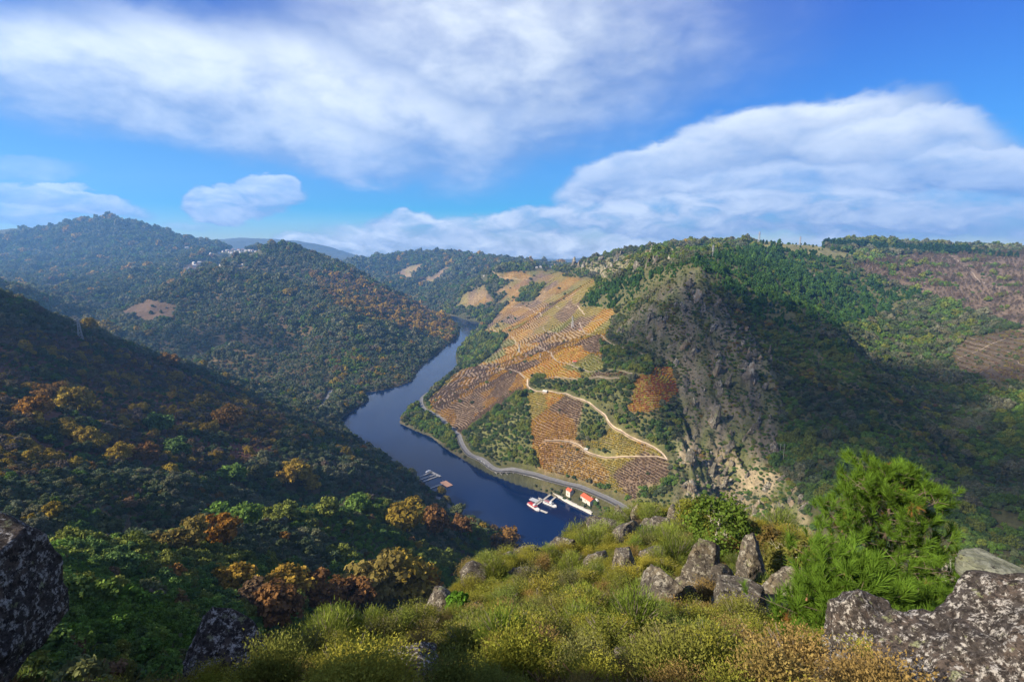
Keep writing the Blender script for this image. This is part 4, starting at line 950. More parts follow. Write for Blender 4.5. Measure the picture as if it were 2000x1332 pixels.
def terrace_walls():
    """dry-stone walls that hold the terraces, following every second row"""
    s = 7.0; xs = np.arange(-420, 950, s); ys = np.arange(430, 2200, s); X, Y = np.meshgrid(xs, ys, indexing='ij'); Z = height(X, Y); r = np.hypot(X, Y); c = cover(X, Y, Z, r); ok = np.isin(c, [VINE, ORANGEVINE, TERRACE]) & (Z > 6) & (X > RIVMID(Y)); step = 4.6; V = []; F = []
    for i in range(len(xs) - 1):
        for j in range(len(ys) - 1):
            if not (ok[i, j] and ok[i + 1, j + 1]) or not seen(X[i:i+1, j], Y[i:i+1, j], 3, 0.01)[0]: continue
            cor = [(xs[i], ys[j], Z[i, j]), (xs[i + 1], ys[j], Z[i + 1, j]), (xs[i + 1], ys[j + 1], Z[i + 1, j + 1]), (xs[i], ys[j + 1], Z[i, j + 1])]; z0, z1 = min(q[2] for q in cor), max(q[2] for q in cor)
            for m in range(math.ceil(z0 / step), int(z1 // step) + 1):
                L_ = m * step; P = []
                for a, b in zip(cor, cor[1:] + cor[:1]):
                    if (a[2] - L_) * (b[2] - L_) < 0: t = (L_ - a[2]) / (b[2] - a[2]); P.append((a[0] + (b[0] - a[0]) * t, a[1] + (b[1] - a[1]) * t))
                if len(P) == 2 and perlin(np.array([P[0][0] / 30]), np.array([P[0][1] / 30]))[0] > -0.05:
                    (ax, ay), (bx, by) = P; gx, gy = Z[i + 1, j] - Z[i, j], Z[i, j + 1] - Z[i, j]; g = math.hypot(gx, gy) + 1e-6; ox, oy = gx / g * .9, gy / g * .9; h0 = L_ - .6; h1 = L_ + rng.uniform(.1, .55); n = len(V)
                    V += [(ax, ay, h0), (bx, by, h0), (bx, by, h1), (ax, ay, h1), (bx + ox, by + oy, h1), (ax + ox, ay + oy, h1)]; F += [(n, n + 1, n + 2, n + 3), (n + 3, n + 2, n + 4, n + 5)]
    tag(obj('terrace_walls', mesh_from('terrace_walls', V, F, [plain('dry stone', (0.235, 0.18, 0.125), .95, .4, .6)])), 'low dry stone walls holding up the vineyard terraces', None, None, 'stuff'); print('WALLS', len(F))
terrace_walls()

# ---------------------------------------------------------------- labels that single each plant out
MARKS = [((160, 640), 'the left pylon'), ((60, 1150), 'the shaded boulder at left'), ((400, 1290), 'the pointed bottom-left rock'), ((540, 1180), 'the gully rust trees'),
         ((835, 930), 'the three-armed jetty'), ((868, 945), 'the square pontoon'), ((790, 1030), 'the golden spur tree'), ((650, 990), 'the wooded spur crest'), ((420, 1050), 'the orange spur trees'),
         ((545, 745), 'the side valley mouth'), ((650, 775), 'the left bank road'), ((310, 830), 'the round dark oak'), ((450, 820), 'the red fern clearing'), ((90, 790), 'the yellow chestnuts'),
         ((590, 930), 'the pale yellow birches'), ((720, 720), 'the bright green toe'), ((1113, 957), 'the small red-roofed house'), ((1150, 972), 'the long red-roofed house'), ((1060, 980), 'the boat jetty'),
         ((1275, 755), 'the flaming orange vineyard'), ((1135, 755), 'the track-side thicket'), ((970, 840), 'the river-road thicket'), ((1300, 898), 'the pale hairpin'), ((1220, 710), 'the upper dark thicket'),
         ((1350, 560), 'the spine top'), ((1400, 800), 'the rocky mid-spine'), ((1400, 960), 'the sunlit crags'), ((1500, 860), 'the thin power poles'), ((1700, 1050), 'the big foreground pine'), ((1930, 690), 'the right-hand terraces'),
         ((1600, 540), 'the sunlit pines'), ((1250, 560), 'the upper pine strip'), ((1880, 540), 'the burnt hillside'), ((920, 660), 'the far river bend'), ((800, 800), 'the wooded headland'),
         ((1228, 1100), 'the pointed foreground slab'), ((1372, 1125), 'the tall leaning slab'), ((1480, 1120), 'the wedge-shaped slab'), ((1560, 1190), 'the square-edged block'), ((925, 1125), 'the round crest boulder'), ((850, 1185), 'the pale edge boulder'),
         ((800, 1310), 'the flat dark rock'), ((1690, 1230), 'the dark rounded rock'), ((1020, 1128), 'the finned ledge'), ((1400, 1040), 'the small foreground oak'), ((1250, 1010), 'the brow rocks'), ((1850, 1270), 'the lichen-spotted boulder'), ((1100, 1250), 'the mid-heath'), ((640, 1260), 'the lime broom'), ((1450, 1290), 'the shaded bottom heath')]
MK = np.array([m[0] for m in MARKS], float)
def place_words(u, v):
    d = np.hypot(MK[:, 0] - u, (MK[:, 1] - v) * 1.2); k = int(np.argmin(d)); dx, dy = u - MK[k, 0], v - MK[k, 1]
    side = ('right of' if dx > 0 else 'left of') if abs(dx) > abs(dy) * 1.1 else ('below' if dy > 0 else 'above')
    how = 'just ' if d[k] < 28 else ('' if d[k] < 70 else 'well ')
    return how + side + ' ' + MARKS[k][1]
ORD = ['first', 'second', 'third', 'fourth', 'fifth', 'sixth', 'seventh', 'eighth', 'ninth', 'tenth', 'eleventh', 'twelfth']
def settle_labels(items):
    """items: [root object, label, u, v]; look-alikes left over are told apart by height in the picture, then by their order from the left"""
    by = {}
    for it in items: by.setdefault(it[1], []).append(it)
    def order(its, lab, extra):
        if len(its) == 1: its[0][0]['label'] = (extra + ' ' + lab).strip(); return
        its.sort(key=lambda t: t[2])
        for k, t in enumerate(its):
            w = 'leftmost' if k == 0 else ('rightmost' if k == len(its) - 1 else (('middle' if len(its) == 3 else ORD[k] + '-from-left')))
            t[0]['label'] = ' '.join((w + ' ' + extra + ' ' + lab).split())
    for lab, its in by.items():
        n = len(its)
        if n <= 7: order(its, lab, ''); continue
        its.sort(key=lambda t: t[3]); names = ['upper', 'lower'] if n <= 14 else (['upper', 'middle', 'lower'] if n <= 24 else ['topmost', 'upper', 'middle', 'lower', 'lowest'])
        step = math.ceil(n / len(names))
        for k, w in enumerate(names):
            part = its[k * step:(k + 1) * step]
            if len(part) > 12:
                for t in part: t[0]['label'] = w + ' ' + lab; t[0]['group'] = w + ' ' + lab
            elif part: order(part, lab, w)
def stuff_points(name, rows, kind, label, wob=0.25):
    """the rest of a kind: one object whose points carry copies"""
    n = len(rows)
    if not n: return
    me = bpy.data.meshes.new(name); me.vertices.add(n)
    X = np.array([r_[0] for r_ in rows]); Y = np.array([r_[1] for r_ in rows]); Z = height(X, Y)
    me.vertices.foreach_set('co', np.stack([X, Y, Z], -1).astype(np.float32).ravel())
    sc = np.array([[r_[2], r_[2], r_[2] * r_[3]] for r_ in rows]) * rng.uniform(.8, 1.25, (n, 3)); col = np.array([r_[4] for r_ in rows])
    rot = np.stack([rng.normal(0, .06, n), rng.normal(0, .06, n), rng.rand(n) * 6.28], -1)
    def at(nm, ty, key, val):
        a = me.attributes.new(nm, ty, 'POINT'); a.data.foreach_set(key, np.asarray(val).ravel())
    at('scl', 'FLOAT_VECTOR', 'vector', sc.astype(np.float32)); at('rot', 'FLOAT_VECTOR', 'vector', rot.astype(np.float32)); at('col', 'FLOAT_COLOR', 'color', np.concatenate([col, np.ones((n, 1))], 1).astype(np.float32))
    at('pid', 'INT', 'value', rng.randint(0, 100, n).astype(np.int32))
    col_ = bpy.data.collections.new(name + '_models')
    for k, (mi, mo) in enumerate(PROTO[kind]): col_.objects.link(bpy.data.objects.new('%s_model' % kind, mi))
    ng = bpy.data.node_groups.new(name, 'GeometryNodeTree'); ng.interface.new_socket('Geometry', in_out='INPUT', socket_type='NodeSocketGeometry'); ng.interface.new_socket('Geometry', in_out='OUTPUT', socket_type='NodeSocketGeometry')
    N, L = ng.nodes, ng.links; gi = N.new('NodeGroupInput'); go = N.new('NodeGroupOutput'); ip = N.new('GeometryNodeInstanceOnPoints'); ci = N.new('GeometryNodeCollectionInfo')
    ci.inputs['Collection'].default_value = col_; ci.inputs['Separate Children'].default_value = True; ci.inputs['Reset Children'].default_value = True
    def na(nm, ty):
        a = N.new('GeometryNodeInputNamedAttribute'); a.data_type = ty; a.inputs[0].default_value = nm; return [o_ for o_ in a.outputs if o_.enabled][0]
    e2r = N.new('FunctionNodeEulerToRotation'); L.new(na('rot', 'FLOAT_VECTOR'), e2r.inputs[0])
    L.new(gi.outputs[0], ip.inputs['Points']); L.new(ci.outputs[0], ip.inputs['Instance']); ip.inputs['Pick Instance'].default_value = True
    L.new(na('pid', 'INT'), ip.inputs['Instance Index']); L.new(e2r.outputs[0], ip.inputs['Rotation']); L.new(na('scl', 'FLOAT_VECTOR'), ip.inputs['Scale']); L.new(ip.outputs[0], go.inputs[0])
    o = obj(name, me); md = o.modifiers.new('growth', 'NODES'); md.node_group = ng
    tag(o, label, None, None, 'stuff'); return o

KIND_WORDS = {'chestnut_tree': ('chestnut tree', 'tree'), 'oak_tree': ('evergreen oak', 'tree'), 'pine_tree': ('pine tree', 'tree'), 'bare_tree': ('bare burnt tree', 'tree'), 'heath_shrub': ('heath shrub', 'shrub'), 'broom_shrub': ('broom bush', 'shrub')}
def size_word(S, kind):
    lim = {'chestnut_tree': (2.6, 3.8), 'oak_tree': (2.2, 3.3), 'pine_tree': (2.5, 3.6), 'bare_tree': (1.5, 2.5), 'heath_shrub': (0.55, 0.9), 'broom_shrub': (0.6, 1.0)}[kind]
    return 'small' if S < lim[0] else ('large' if S > lim[1] else 'mid-sized')
def individuals(kind, rows, most, group):
    """rows: x, y, size, height factor, colour, colour name; the largest in view become things, the rest is returned"""
    X = np.array([r_[0] for r_ in rows]); Y = np.array([r_[1] for r_ in rows]); S = np.array([r_[2] for r_ in rows]); Z = height(X, Y); u, v = project(X, Y, Z)
    vis = seen(X, Y, np.maximum(S * 0.9, 0.4), 0.0) & (u > 5) & (u < 1995) & (v < 1345)
    size = np.where(vis, S / np.hypot(X, Y), 0); order = np.argsort(-size)[:most]; order = order[size[order] > 0]
    items = []
    for i in order:
        x, y, s, hh, col, cname = rows[i][:6]; k = rng.randint(len(PROTO[kind])); rz = rng.rand() * 6.28
        o = bpy.data.objects.new(kind, None); C.objects.link(o); o.empty_display_size = .3; o.location = (x, y, float(Z[i])); o.rotation_euler = (0, 0, rz); o.scale = (s, s, s * hh)
        o['category'] = KIND_WORDS[kind][1]; o['group'] = group
        if kind in TRUNK: t = obj('trunk', TRUNK[kind], o)
        cr = obj('crown' if kind in TRUNK else 'foliage', PROTO[kind][k][1], o); cr.color = (*col, 1)
        if kind not in TRUNK: obj('stem', STEMS[kind], o)
        items.append((o, '%s %s %s %s' % (size_word(s, kind), cname, KIND_WORDS[kind][0], place_words(u[i], v[i] - 8)), u[i], v[i]))
    settle_labels(items)
    used = set(int(i) for i in order); return [r_ for j, r_ in enumerate(rows) if j not in used]
def stems_mesh(name, seed, n, h, sp, rad):
    r = random.Random(seed); b = MB()
    for k in range(n):
        a = r.uniform(0, 6.28); q = math.sqrt(r.random()) * sp; p = Vector((0, 0, -0.1)); m = Vector((math.cos(a) * q * .45, math.sin(a) * q * .45, h * .5)); e = Vector((math.cos(a) * q, math.sin(a) * q, h * r.uniform(.8, 1)))
        b.bar(p, m, rad, rad * .7, 4); b.bar(m, e, rad * .7, rad * .25, 4)
    return mesh_from(name, b.V, b.F, [TWIG])
STEMS = {'heath_shrub': stems_mesh('heath_stems', 5, 22, 0.85, 0.5, 0.014), 'broom_shrub': stems_mesh('broom_stems', 6, 26, 0.95, 0.42, 0.012)}

def jit(col): return tuple(np.clip(np.array(col) * rng.uniform(.82, 1.18) * np.array([rng.uniform(.93, 1.07), 1, rng.uniform(.9, 1.1)]), 0.004, 1))
# trees set where the photograph singles them out: u, v of the foot, crown radius in photo pixels, palette, colour
HERO = [('chestnut_tree', 735, 1185, 48, 'chest', 0), ('chestnut_tree', 790, 1190, 52, 'chest', 7), ('chestnut_tree', 690, 1195, 34, 'rust', 1), ('chestnut_tree', 825, 1185, 36, 'rust', 0),
        ('chestnut_tree', 560, 1185, 36, 'rust', 4), ('chestnut_tree', 615, 1200, 38, 'rust', 1), ('chestnut_tree', 465, 1165, 28, 'rust', 4), ('chestnut_tree', 545, 1230, 40, 'rust', 1), ('chestnut_tree', 500, 1200, 30, 'rust', 3),
        ('chestnut_tree', 795, 1040, 34, 'chest', 7), ('chestnut_tree', 430, 1070, 30, 'rust', 0), ('chestnut_tree', 370, 1080, 28, 'chest', 0), ('chestnut_tree', 310, 1085, 20, 'chest', 0), ('chestnut_tree', 850, 1045, 28, 'rust', 1), ('chestnut_tree', 900, 1048, 22, 'rust', 1),
        ('chestnut_tree', 985, 1085, 26, 'chest', 2), ('chestnut_tree', 590, 945, 20, 'chest', 7), ('chestnut_tree', 610, 960, 16, 'chest', 7), ('chestnut_tree', 560, 950, 18, 'rust', 4), ('chestnut_tree', 570, 925, 14, 'chest', 7),
        ('oak_tree', 315, 845, 20, 'bright', 2), ('oak_tree', 345, 895, 20, 'bright', 2), ('chestnut_tree', 238, 905, 18, 'chest', 7), ('chestnut_tree', 285, 905, 18, 'rust', 1), ('chestnut_tree', 450, 840, 24, 'chest', 2), ('chestnut_tree', 400, 800, 15, 'chest', 0),
        ('chestnut_tree', 335, 720, 14, 'chest', 2), ('chestnut_tree', 345, 750, 12, 'chest', 7), ('chestnut_tree', 150, 810, 24, 'chest', 7), ('chestnut_tree', 105, 795, 20, 'chest', 2), ('chestnut_tree', 75, 820, 20, 'rust', 0),
        ('chestnut_tree', 175, 650, 12, 'chest', 7), ('chestnut_tree', 205, 652, 12, 'chest', 7), ('chestnut_tree', 190, 645, 9, 'chest', 0), ('chestnut_tree', 290, 660, 7, 'chest', 7), ('chestnut_tree', 225, 660, 10, 'chest', 0),
        ('oak_tree', 455, 945, 22, 'bright', 1), ('chestnut_tree', 862, 967, 9, 'chest', 7), ('chestnut_tree', 872, 985, 9, 'chest', 0), ('oak_tree', 893, 1004, 14, 'oak', 5), ('bare_tree', 997, 1050, 11, 'burn', 0), ('chestnut_tree', 565, 580, 9, 'chest', 7), ('chestnut_tree', 518, 595, 6, 'chest', 0),
        ('oak_tree', 148, 1045, 14, 'bright', 1), ('oak_tree', 290, 1190, 26, 'oak', 5), ('oak_tree', 450, 1130, 22, 'bright', 3), ('oak_tree', 480, 1030, 26, 'bright', 1), ('oak_tree', 420, 1030, 24, 'bright', 0), ('oak_tree', 700, 1005, 24, 'bright', 1), ('oak_tree', 640, 1010, 22, 'bright', 3), ('oak_tree', 560, 1020, 22, 'bright', 3)]
by_kind = {}
for kind, x, y, S, hh, pal, ci in ROWS: by_kind.setdefault(kind, []).append((x, y, S, hh, jit(PAL[pal][ci]), NAMES[pal][ci] or 'burnt brown'))
for kind, u, v, pr, pal, ci in HERO:
    x, y, z = pick(u, v, 60); S = pr / 1000.0 * math.hypot(math.hypot(x, y), 300 - z) * 0.92
    cl = [r_ for r_ in by_kind.get('oak_tree', []) + by_kind.get('chestnut_tree', []) if False]
    for kk in ('oak_tree', 'chestnut_tree'):
        by_kind[kk] = [r_ for r_ in by_kind[kk] if (r_[0] - x) ** 2 + (r_[1] - y) ** 2 > (S * 0.85) ** 2]
    by_kind[kind].append((x, y, S, 1.0, PAL[pal][ci], NAMES[pal][ci] or 'grey leafless'))
for kind, most, g in (('chestnut_tree', 300, 'chestnut trees in autumn colours'), ('oak_tree', 300, 'evergreen oaks of the valley slopes'), ('pine_tree', 300, 'pines on the right mountain'), ('bare_tree', 60, 'bare trees')):
    rest = individuals(kind, by_kind.get(kind, []), most, g)
    near = [r_ for r_ in rest if math.hypot(r_[0], r_[1]) < 900]; far = [r_ for r_ in rest if math.hypot(r_[0], r_[1]) >= 900]
    fk = {'chestnut_tree': 'far_oak', 'oak_tree': 'far_oak', 'pine_tree': 'far_pine', 'bare_tree': 'bare_tree'}[kind]
    nm = {'chestnut_tree': 'chestnut_wood', 'oak_tree': 'oak_wood', 'pine_tree': 'pine_wood', 'bare_tree': 'burnt_wood'}[kind]
    stuff_points(nm, [r_[:5] for r_ in near], kind, 'mass of %ss covering the nearer slopes' % KIND_WORDS[kind][0])
    stuff_points('distant_' + nm, [r_[:5] for r_ in far], fk, 'far-off %ss merging into the distant hillsides' % KIND_WORDS[kind][0])
stuff_points('vines', [(x, y, s, 0.9, jit(PAL[p][ci])) for x, y, s, p, ci in VINES], 'vine', 'autumn vines in terrace rows on the sunny slope')
print('TREES', {k: len(v) for k, v in by_kind.items()}, 'VINES', len(VINES))
# ---------------------------------------------------------------- rocks
def ico(sub):
    bm = bmesh.new(); bmesh.ops.create_icosphere(bm, subdivisions=sub, radius=1.0); V = np.array([v.co[:] for v in bm.verts]); F = np.array([[v.index for v in f.verts] for f in bm.faces]); bm.free(); return V, F
ICO = {k: ico(k) for k in (3, 4, 5, 6)}
def rock_mesh(name, seed, dims, m, sub=4, cuts=12, planes=(), rough=0.05, strata=0.0, sdir=(0.75, 0.25, 0.62), flat=0.58):
    """a block hewn by joint planes, then weathered; strata adds the ledges of tilted schist"""
    r = np.random.RandomState(seed); V, F = ICO[sub]; V = V.copy() * 1.25
    P = [(np.array(p[:3], float) / np.linalg.norm(p[:3]), p[3]) for p in planes]
    for _ in range(cuts):
        n = r.normal(size=3); n /= np.linalg.norm(n); P.append((n, flat + 0.35 * r.rand()))
    for n, d in P * 2:
        over = V @ n - d; V = V - np.where(over > 0, over, 0)[:, None] * n[None]
    V = V * np.array(dims) / 2.0
    strata = max(strata, .045)
    n = np.array(sdir, float); n /= np.linalg.norm(n); L_ = float(np.mean(dims))
    if strata:
        h = V @ n / (L_ * 0.085) + 0.6 * perlin(V[:, 0] / L_ * 3 + seed, V[:, 1] / L_ * 3 + V[:, 2] / L_ * 2)
        st = (h - np.floor(h)); k = (_perm[np.floor(h).astype(int) & 511] / 511.0 - 0.5)
        out = V / (np.linalg.norm(V, axis=1, keepdims=True) + 1e-6); out = out - (out @ n)[:, None] * n[None]
        V = V + out * (strata * L_ * (k + 0.35 * (st < 0.18) * -1.0))[:, None]
    s = 3.5 / L_
    d = (fbm(V[:, 0] * s + V[:, 2] * s * .7 + seed, V[:, 1] * s - V[:, 2] * s * .5, 4) + 0.6 * fbm(V[:, 2] * s * 1.7, V[:, 0] * s * 1.4 - V[:, 1] * s + seed * 2, 4))
    out = V / (np.linalg.norm(V, axis=1, keepdims=True) + 1e-6)
    V = V + out * (d * rough * L_)[:, None]
    me = mesh_from(name, V, F, [m], False)
    if sub >= 6: me.polygons.foreach_set('use_smooth', np.ones(len(me.polygons), bool))
    return me
def rock_at(name, label, u, v, pw, ph, seed, m=ROCK, depth=1.0, sink=0.45, rmin=3.0, tilt=(0, 0, 0), **k):
    if pw > 55: k.setdefault('sub', 5)
    x, y, z = pick(u, v + ph * 0.45, rmin)
    for _ in range(30):                                         # on the brow: settle back on the near ground
        if math.hypot(x, y) < 92: break
        v += 3; x, y, z = pick(u, v + ph * 0.45, rmin)
    D = math.sqrt(x * x + y * y + (300 - z) ** 2); w = pw / 1000 * D * .98; h = ph / 1000 * D * .95
    o = obj(name, rock_mesh(name, seed, (w, w * depth, h * (1 + sink)), m, **k), None, (x, y + w * depth * 0.2, z + h * (0.5 - sink * 0.5)), tilt)
    return tag(o, label, 'rock', 'rocks on the foreground spur')
KEYROCKS = [
    ('pointed grey slab, sunlit left face, dark right face', 1226, 1105, 58, 72, 21, dict(depth=.9, planes=[(-1, -.35, .12, .55), (1, -.3, .55, .42), (.2, -1, .2, .6), (0, 1, .3, .6)], cuts=5, tilt=(0, 0, 0), rough=.03)),
    ('tall leaning slab, biggest of the upright foreground rocks', 1372, 1125, 88, 118, 22, dict(depth=.8, planes=[(-1, -.5, .25, .62), (.75, -.6, .3, .58), (.2, .3, 1, .86), (1, .2, .1, .7)], cuts=5, strata=.035, sdir=(.8, .3, .5), tilt=(0, .10, .1), rough=.035)),
    ('wedge-shaped slab leaning right with a white crest', 1478, 1120, 78, 92, 23, dict(depth=.7, planes=[(.75, -.25, .62, .36), (-1, -.2, .1, .6), (0, -1, .15, .55)], cuts=4, strata=.05, sdir=(.6, .1, -.7), tilt=(0, .12, 0), rough=.035)),
    ('low rough boulder pile left of the tall leaning slab', 1300, 1168, 92, 70, 24, dict(depth=1, cuts=11, strata=.03, rough=.05)),
    ('jagged rock tucked under the tall leaning slab', 1405, 1158, 70, 56, 25, dict(depth=.9, cuts=9, strata=.04, rough=.05)),
    ('small shard standing at the foot of the leaning slab', 1345, 1180, 34, 44, 26, dict(depth=.7, cuts=8, rough=.04)),
    ('layered square block with dark cracks above the heath', 1450, 1192, 98, 62, 27, dict(depth=.8, planes=[(0, 0, 1, .7), (0, -1, .2, .6), (1, -.2, 0, .75), (-1, 0, 0, .75)], cuts=3, strata=.05, sdir=(.12, .1, 1), tilt=(.15, .12, -.3), rough=.03)),
    ('square-edged pale block turned on its corner', 1562, 1190, 92, 74, 28, dict(depth=.9, planes=[(-.62, -.5, .62, .52), (.72, -.5, .35, .52), (.3, -.3, -.9, .6), (0, 1, 0, .7)], cuts=2, rough=.02, tilt=(0, .2, .2))),
    ('dark rounded rock beside the shaded heath', 1690, 1258, 80, 112, 29, dict(m=ROCK_DARK, depth=1, cuts=9, sub=5, rough=.06, strata=.02, flat=.75, rmin=4)),
    ('low dark rock shelf under the rounded rock', 1650, 1336, 96, 40, 30, dict(m=ROCK_DARK, depth=.8, cuts=8, sub=5, rough=.06, rmin=3.5)),
    ('pointed grey rock at the bottom left edge of the heath', 405, 1300, 120, 92, 31, dict(depth=.8, planes=[(.55, -.4, .8, .5), (-.6, -.4, .62, .55)], cuts=6, sub=5, strata=.025, rough=.05, m=ROCK_DARK)),
    ('flat dark rock at the bottom of the heath', 805, 1312, 118, 46, 32, dict(m=ROCK_DARK, depth=.8, cuts=8, sub=5, rough=.06)),
    ('pale boulder on the left brink of the spur', 853, 1185, 52, 46, 33, dict(depth=.9, cuts=9, strata=.03, rough=.05)),
    ('round boulder on the left crest of the spur', 925, 1126, 42, 32, 34, dict(depth=1, cuts=6, flat=.8, rough=.05)),
    ('finned ledge of thin upright plates', 1022, 1130, 54, 24, 35, dict(depth=.6, cuts=7, strata=.11, sdir=(1, .2, .3), rough=.04)),
    ('flat-topped slab on the brow over the river', 1180, 1035, 60, 38, 36, dict(depth=.8, planes=[(.1, -.2, 1, .6)], cuts=7, strata=.03, rough=.04)),
    ('grey boulder beside the flat-topped brow slab', 1218, 1048, 62, 40, 37, dict(depth=1, cuts=9, rough=.05)),
    ('long ribbed boulder behind the lime bush', 1288, 1043, 76, 34, 38, dict(depth=.7, cuts=8, strata=.06, sdir=(.5, 0, .9), rough=.05)),
    ('topmost pale rock on the tip of the spur', 1212, 1000, 34, 34, 39, dict(depth=.9, cuts=8, strata=.04, rough=.06)),
    ('leaning stone finger on the tip of the spur', 1240, 988, 16, 34, 40, dict(depth=.6, cuts=6, rough=.06, tilt=(0, .5, 0))),
    ('small dark rock right of the stone finger', 1270, 998, 20, 18, 41, dict(depth=.9, cuts=8)),
    ('rough stone at the right end of the brow', 1322, 1012, 34, 34, 42, dict(depth=.9, cuts=9, strata=.03)),
    ('half-buried rock below the right brow stone', 1316, 1035, 36, 22, 43, dict(depth=.9, cuts=9)),
    ('brown layered rock in the sunlit heath', 1160, 1096, 44, 38, 44, dict(depth=.8, cuts=8, strata=.05)),
    ('broad low rock right of the pointed slab', 1290, 1096, 64, 26, 45, dict(depth=.7, cuts=9, strata=.03)),
    ('sloping light rock on the left brow', 1100, 1050, 46, 26, 46, dict(depth=.7, cuts=8, strata=.04)),
    ('line of broken rock along the left brow', 1035, 1078, 62, 22, 47, dict(depth=.6, cuts=9, strata=.06)),
    ('small pale rock left along the brow', 998, 1090, 30, 18, 48, dict(depth=.8, cuts=8)),
    ('tiny stone near the round boulder', 958, 1130, 16, 12, 49, dict(depth=.9, cuts=8)),
    ('small stone under the layered block', 1530, 1165, 28, 24, 50, dict(depth=.9, cuts=8)),
    ('pale stone below the left brow', 905, 1165, 28, 14, 51, dict(depth=.9, cuts=8)),
    ('half-hidden slab above the boulder pile', 1262, 1140, 36, 22, 52, dict(depth=.8, cuts=8)),
]
for lb, u, v, w, h, sd, kw in KEYROCKS: rock_at('rock', lb, u, v, w, h, sd, **kw)
big = obj('rock', rock_mesh('boulder', 60, (3.4, 3.2, 3.6), ROCK_DARK, sub=6, cuts=9, planes=[(-.45, -.35, .8, .70), (-.8, -.6, .2, .72)], rough=.05, flat=.72), None, (6.5, 4.9, 294.0)); tag(big, 'huge lichen-spotted boulder filling the bottom right corner', 'rock', 'rocks on the foreground spur')
o = obj('rock', rock_mesh('pale_slab', 61, (1.0, 1.0, .5), ROCK_PALE, sub=5, cuts=6, planes=[(0, 0, 1, .6)], rough=.02, flat=.8), None, (8.55, 8.1, 294.35)); tag(o, 'smooth pale green slab behind the lichen-spotted boulder', 'rock', 'rocks on the foreground spur')
o = obj('rock', rock_mesh('dark_boulder', 62, (3.4, 3.0, 3.0), ROCK_DARK, sub=6, cuts=7, planes=[(1, -.1, .05, .72), (.5, -.2, .85, .78)], rough=.03, flat=.8), None, (-7.45, 4.9, 295.35), (0, 0, .25)); tag(o, 'big shaded dark boulder at the left edge', 'rock', 'rocks on the foreground spur')
KEEP = [(tuple(o.location[:2]), max(o.dimensions[:2]) * .45) for o in C.objects if o.name.split('.')[0] == 'rock'] + [((6.15, 4.75), 1.7), ((-6.3, 4.9), 1.6), ((8.3, 7.9), .9)]

def stones():
    forms = [rock_mesh('stone', 140 + k, (1, .8, .6), ROCK, sub=3, cuts=8, rough=.06) for k in range(6)]; r = random.Random(9); items = []
    while len(items) < 70:
        u, v = r.uniform(700, 1620), r.uniform(1010, 1320)
        if not px(NEARFG, np.array([u]), np.array([v]))[0]: continue
        x, y, z = pick(u, v, 3)
        if math.hypot(x, y) > 90: continue
        D = math.sqrt(x * x + y * y + (300 - z) ** 2); s = r.uniform(9, 30) / 1000 * D
        if s > 2.2: continue
        o = obj('stone', r.choice(forms), None, (x, y, z + s * .22), (r.uniform(-.3, .3), r.uniform(-.3, .3), r.uniform(0, 6.28)), (s, s, s * r.uniform(.7, 1.3))); o['category'] = 'stone'; o['group'] = 'loose stones among the heath'
        KEEP.append(((x, y), s * .55)); items.append((o, '%s loose stone %s' % ('tiny' if s < .35 else 'small' if s < .8 else 'large', place_words(u, v)), u, v))
    settle_labels(items)
stones()
def crags():
    """spires and ribs of schist on the spine, the sunlit crags and the skyline outcrops"""
    forms = [rock_mesh('crag', 70 + k, (0.62, 0.55, (2.3, 1.7, 1.25)[k % 3]), ROCK_FAR, sub=4, cuts=8, strata=.16, sdir=(.95, .3, .15), rough=.17, planes=[(-.5 + .3 * k / 8, -.5, .7, .45)]) for k in range(9)]
    r = random.Random(5); items = []; spots = []
    for poly, n, lo, hi, ar in ((ROCKY1, 120, 9, 25, 1.0), (ROCKY2, 70, 11, 26, 1.0), (ROCKY3, 56, 7, 18, 0.9)):
        xs = [p[0] for p in poly]; ys = [p[1] for p in poly]; m = 0
        while m < n:
            u, v = r.uniform(min(xs), max(xs)), r.uniform(min(ys), max(ys))
            if not px(poly, np.array([u]), np.array([v]))[0]: continue
            m += 1
            if fbm(np.array([u / 45.0]), np.array([v / 90.0]), 3)[0] < -0.14 and r.random() < .8: continue
            spots.append((u, v, r.uniform(lo, hi) * (1.4 if r.random() < .16 else 1), ar))
    spots += [(1120, 522, 26, 1), (1108, 524, 14, 1), (1138, 527, 18, 1), (1128, 526, 16, 1), (1345, 560, 40, 1), (1362, 590, 44, 1), (1590, 545, 18, 1), (1578, 540, 14, 1), (1240, 640, 26, 1), (1300, 630, 34, 1), (1450, 720, 34, 1), (1400, 730, 40, 1), (1460, 740, 38, 1), (1395, 830, 44, 1), (1420, 880, 40, 1), (1350, 960, 38, 1), (1350, 690, 42, 1)]
    for u, v, p, ar in spots:
        x, y, z = pick(u, v, 300); D = math.sqrt(x * x + y * y + (300 - z) ** 2); s = p / 1000 * D * .72
        o = obj('rock_outcrop', r.choice(forms), None, (x, y, z + s * .04), (r.uniform(.1, .5), r.uniform(-.25, .15), r.uniform(-.6, .6)), (s * r.uniform(.7, 1.1), s * r.uniform(.7, 1.1), s * r.uniform(.7, 1.15)))
        o['category'] = 'rock'; o['group'] = 'schist outcrops of the opposite mountain'
        items.append((o, '%s schist %s %s' % ('big' if p > 30 else ('small' if p < 15 else 'medium'), r.choice(['spire', 'rib', 'crag', 'outcrop']), place_words(u, v)), u, v))
    settle_labels(items)
crags()

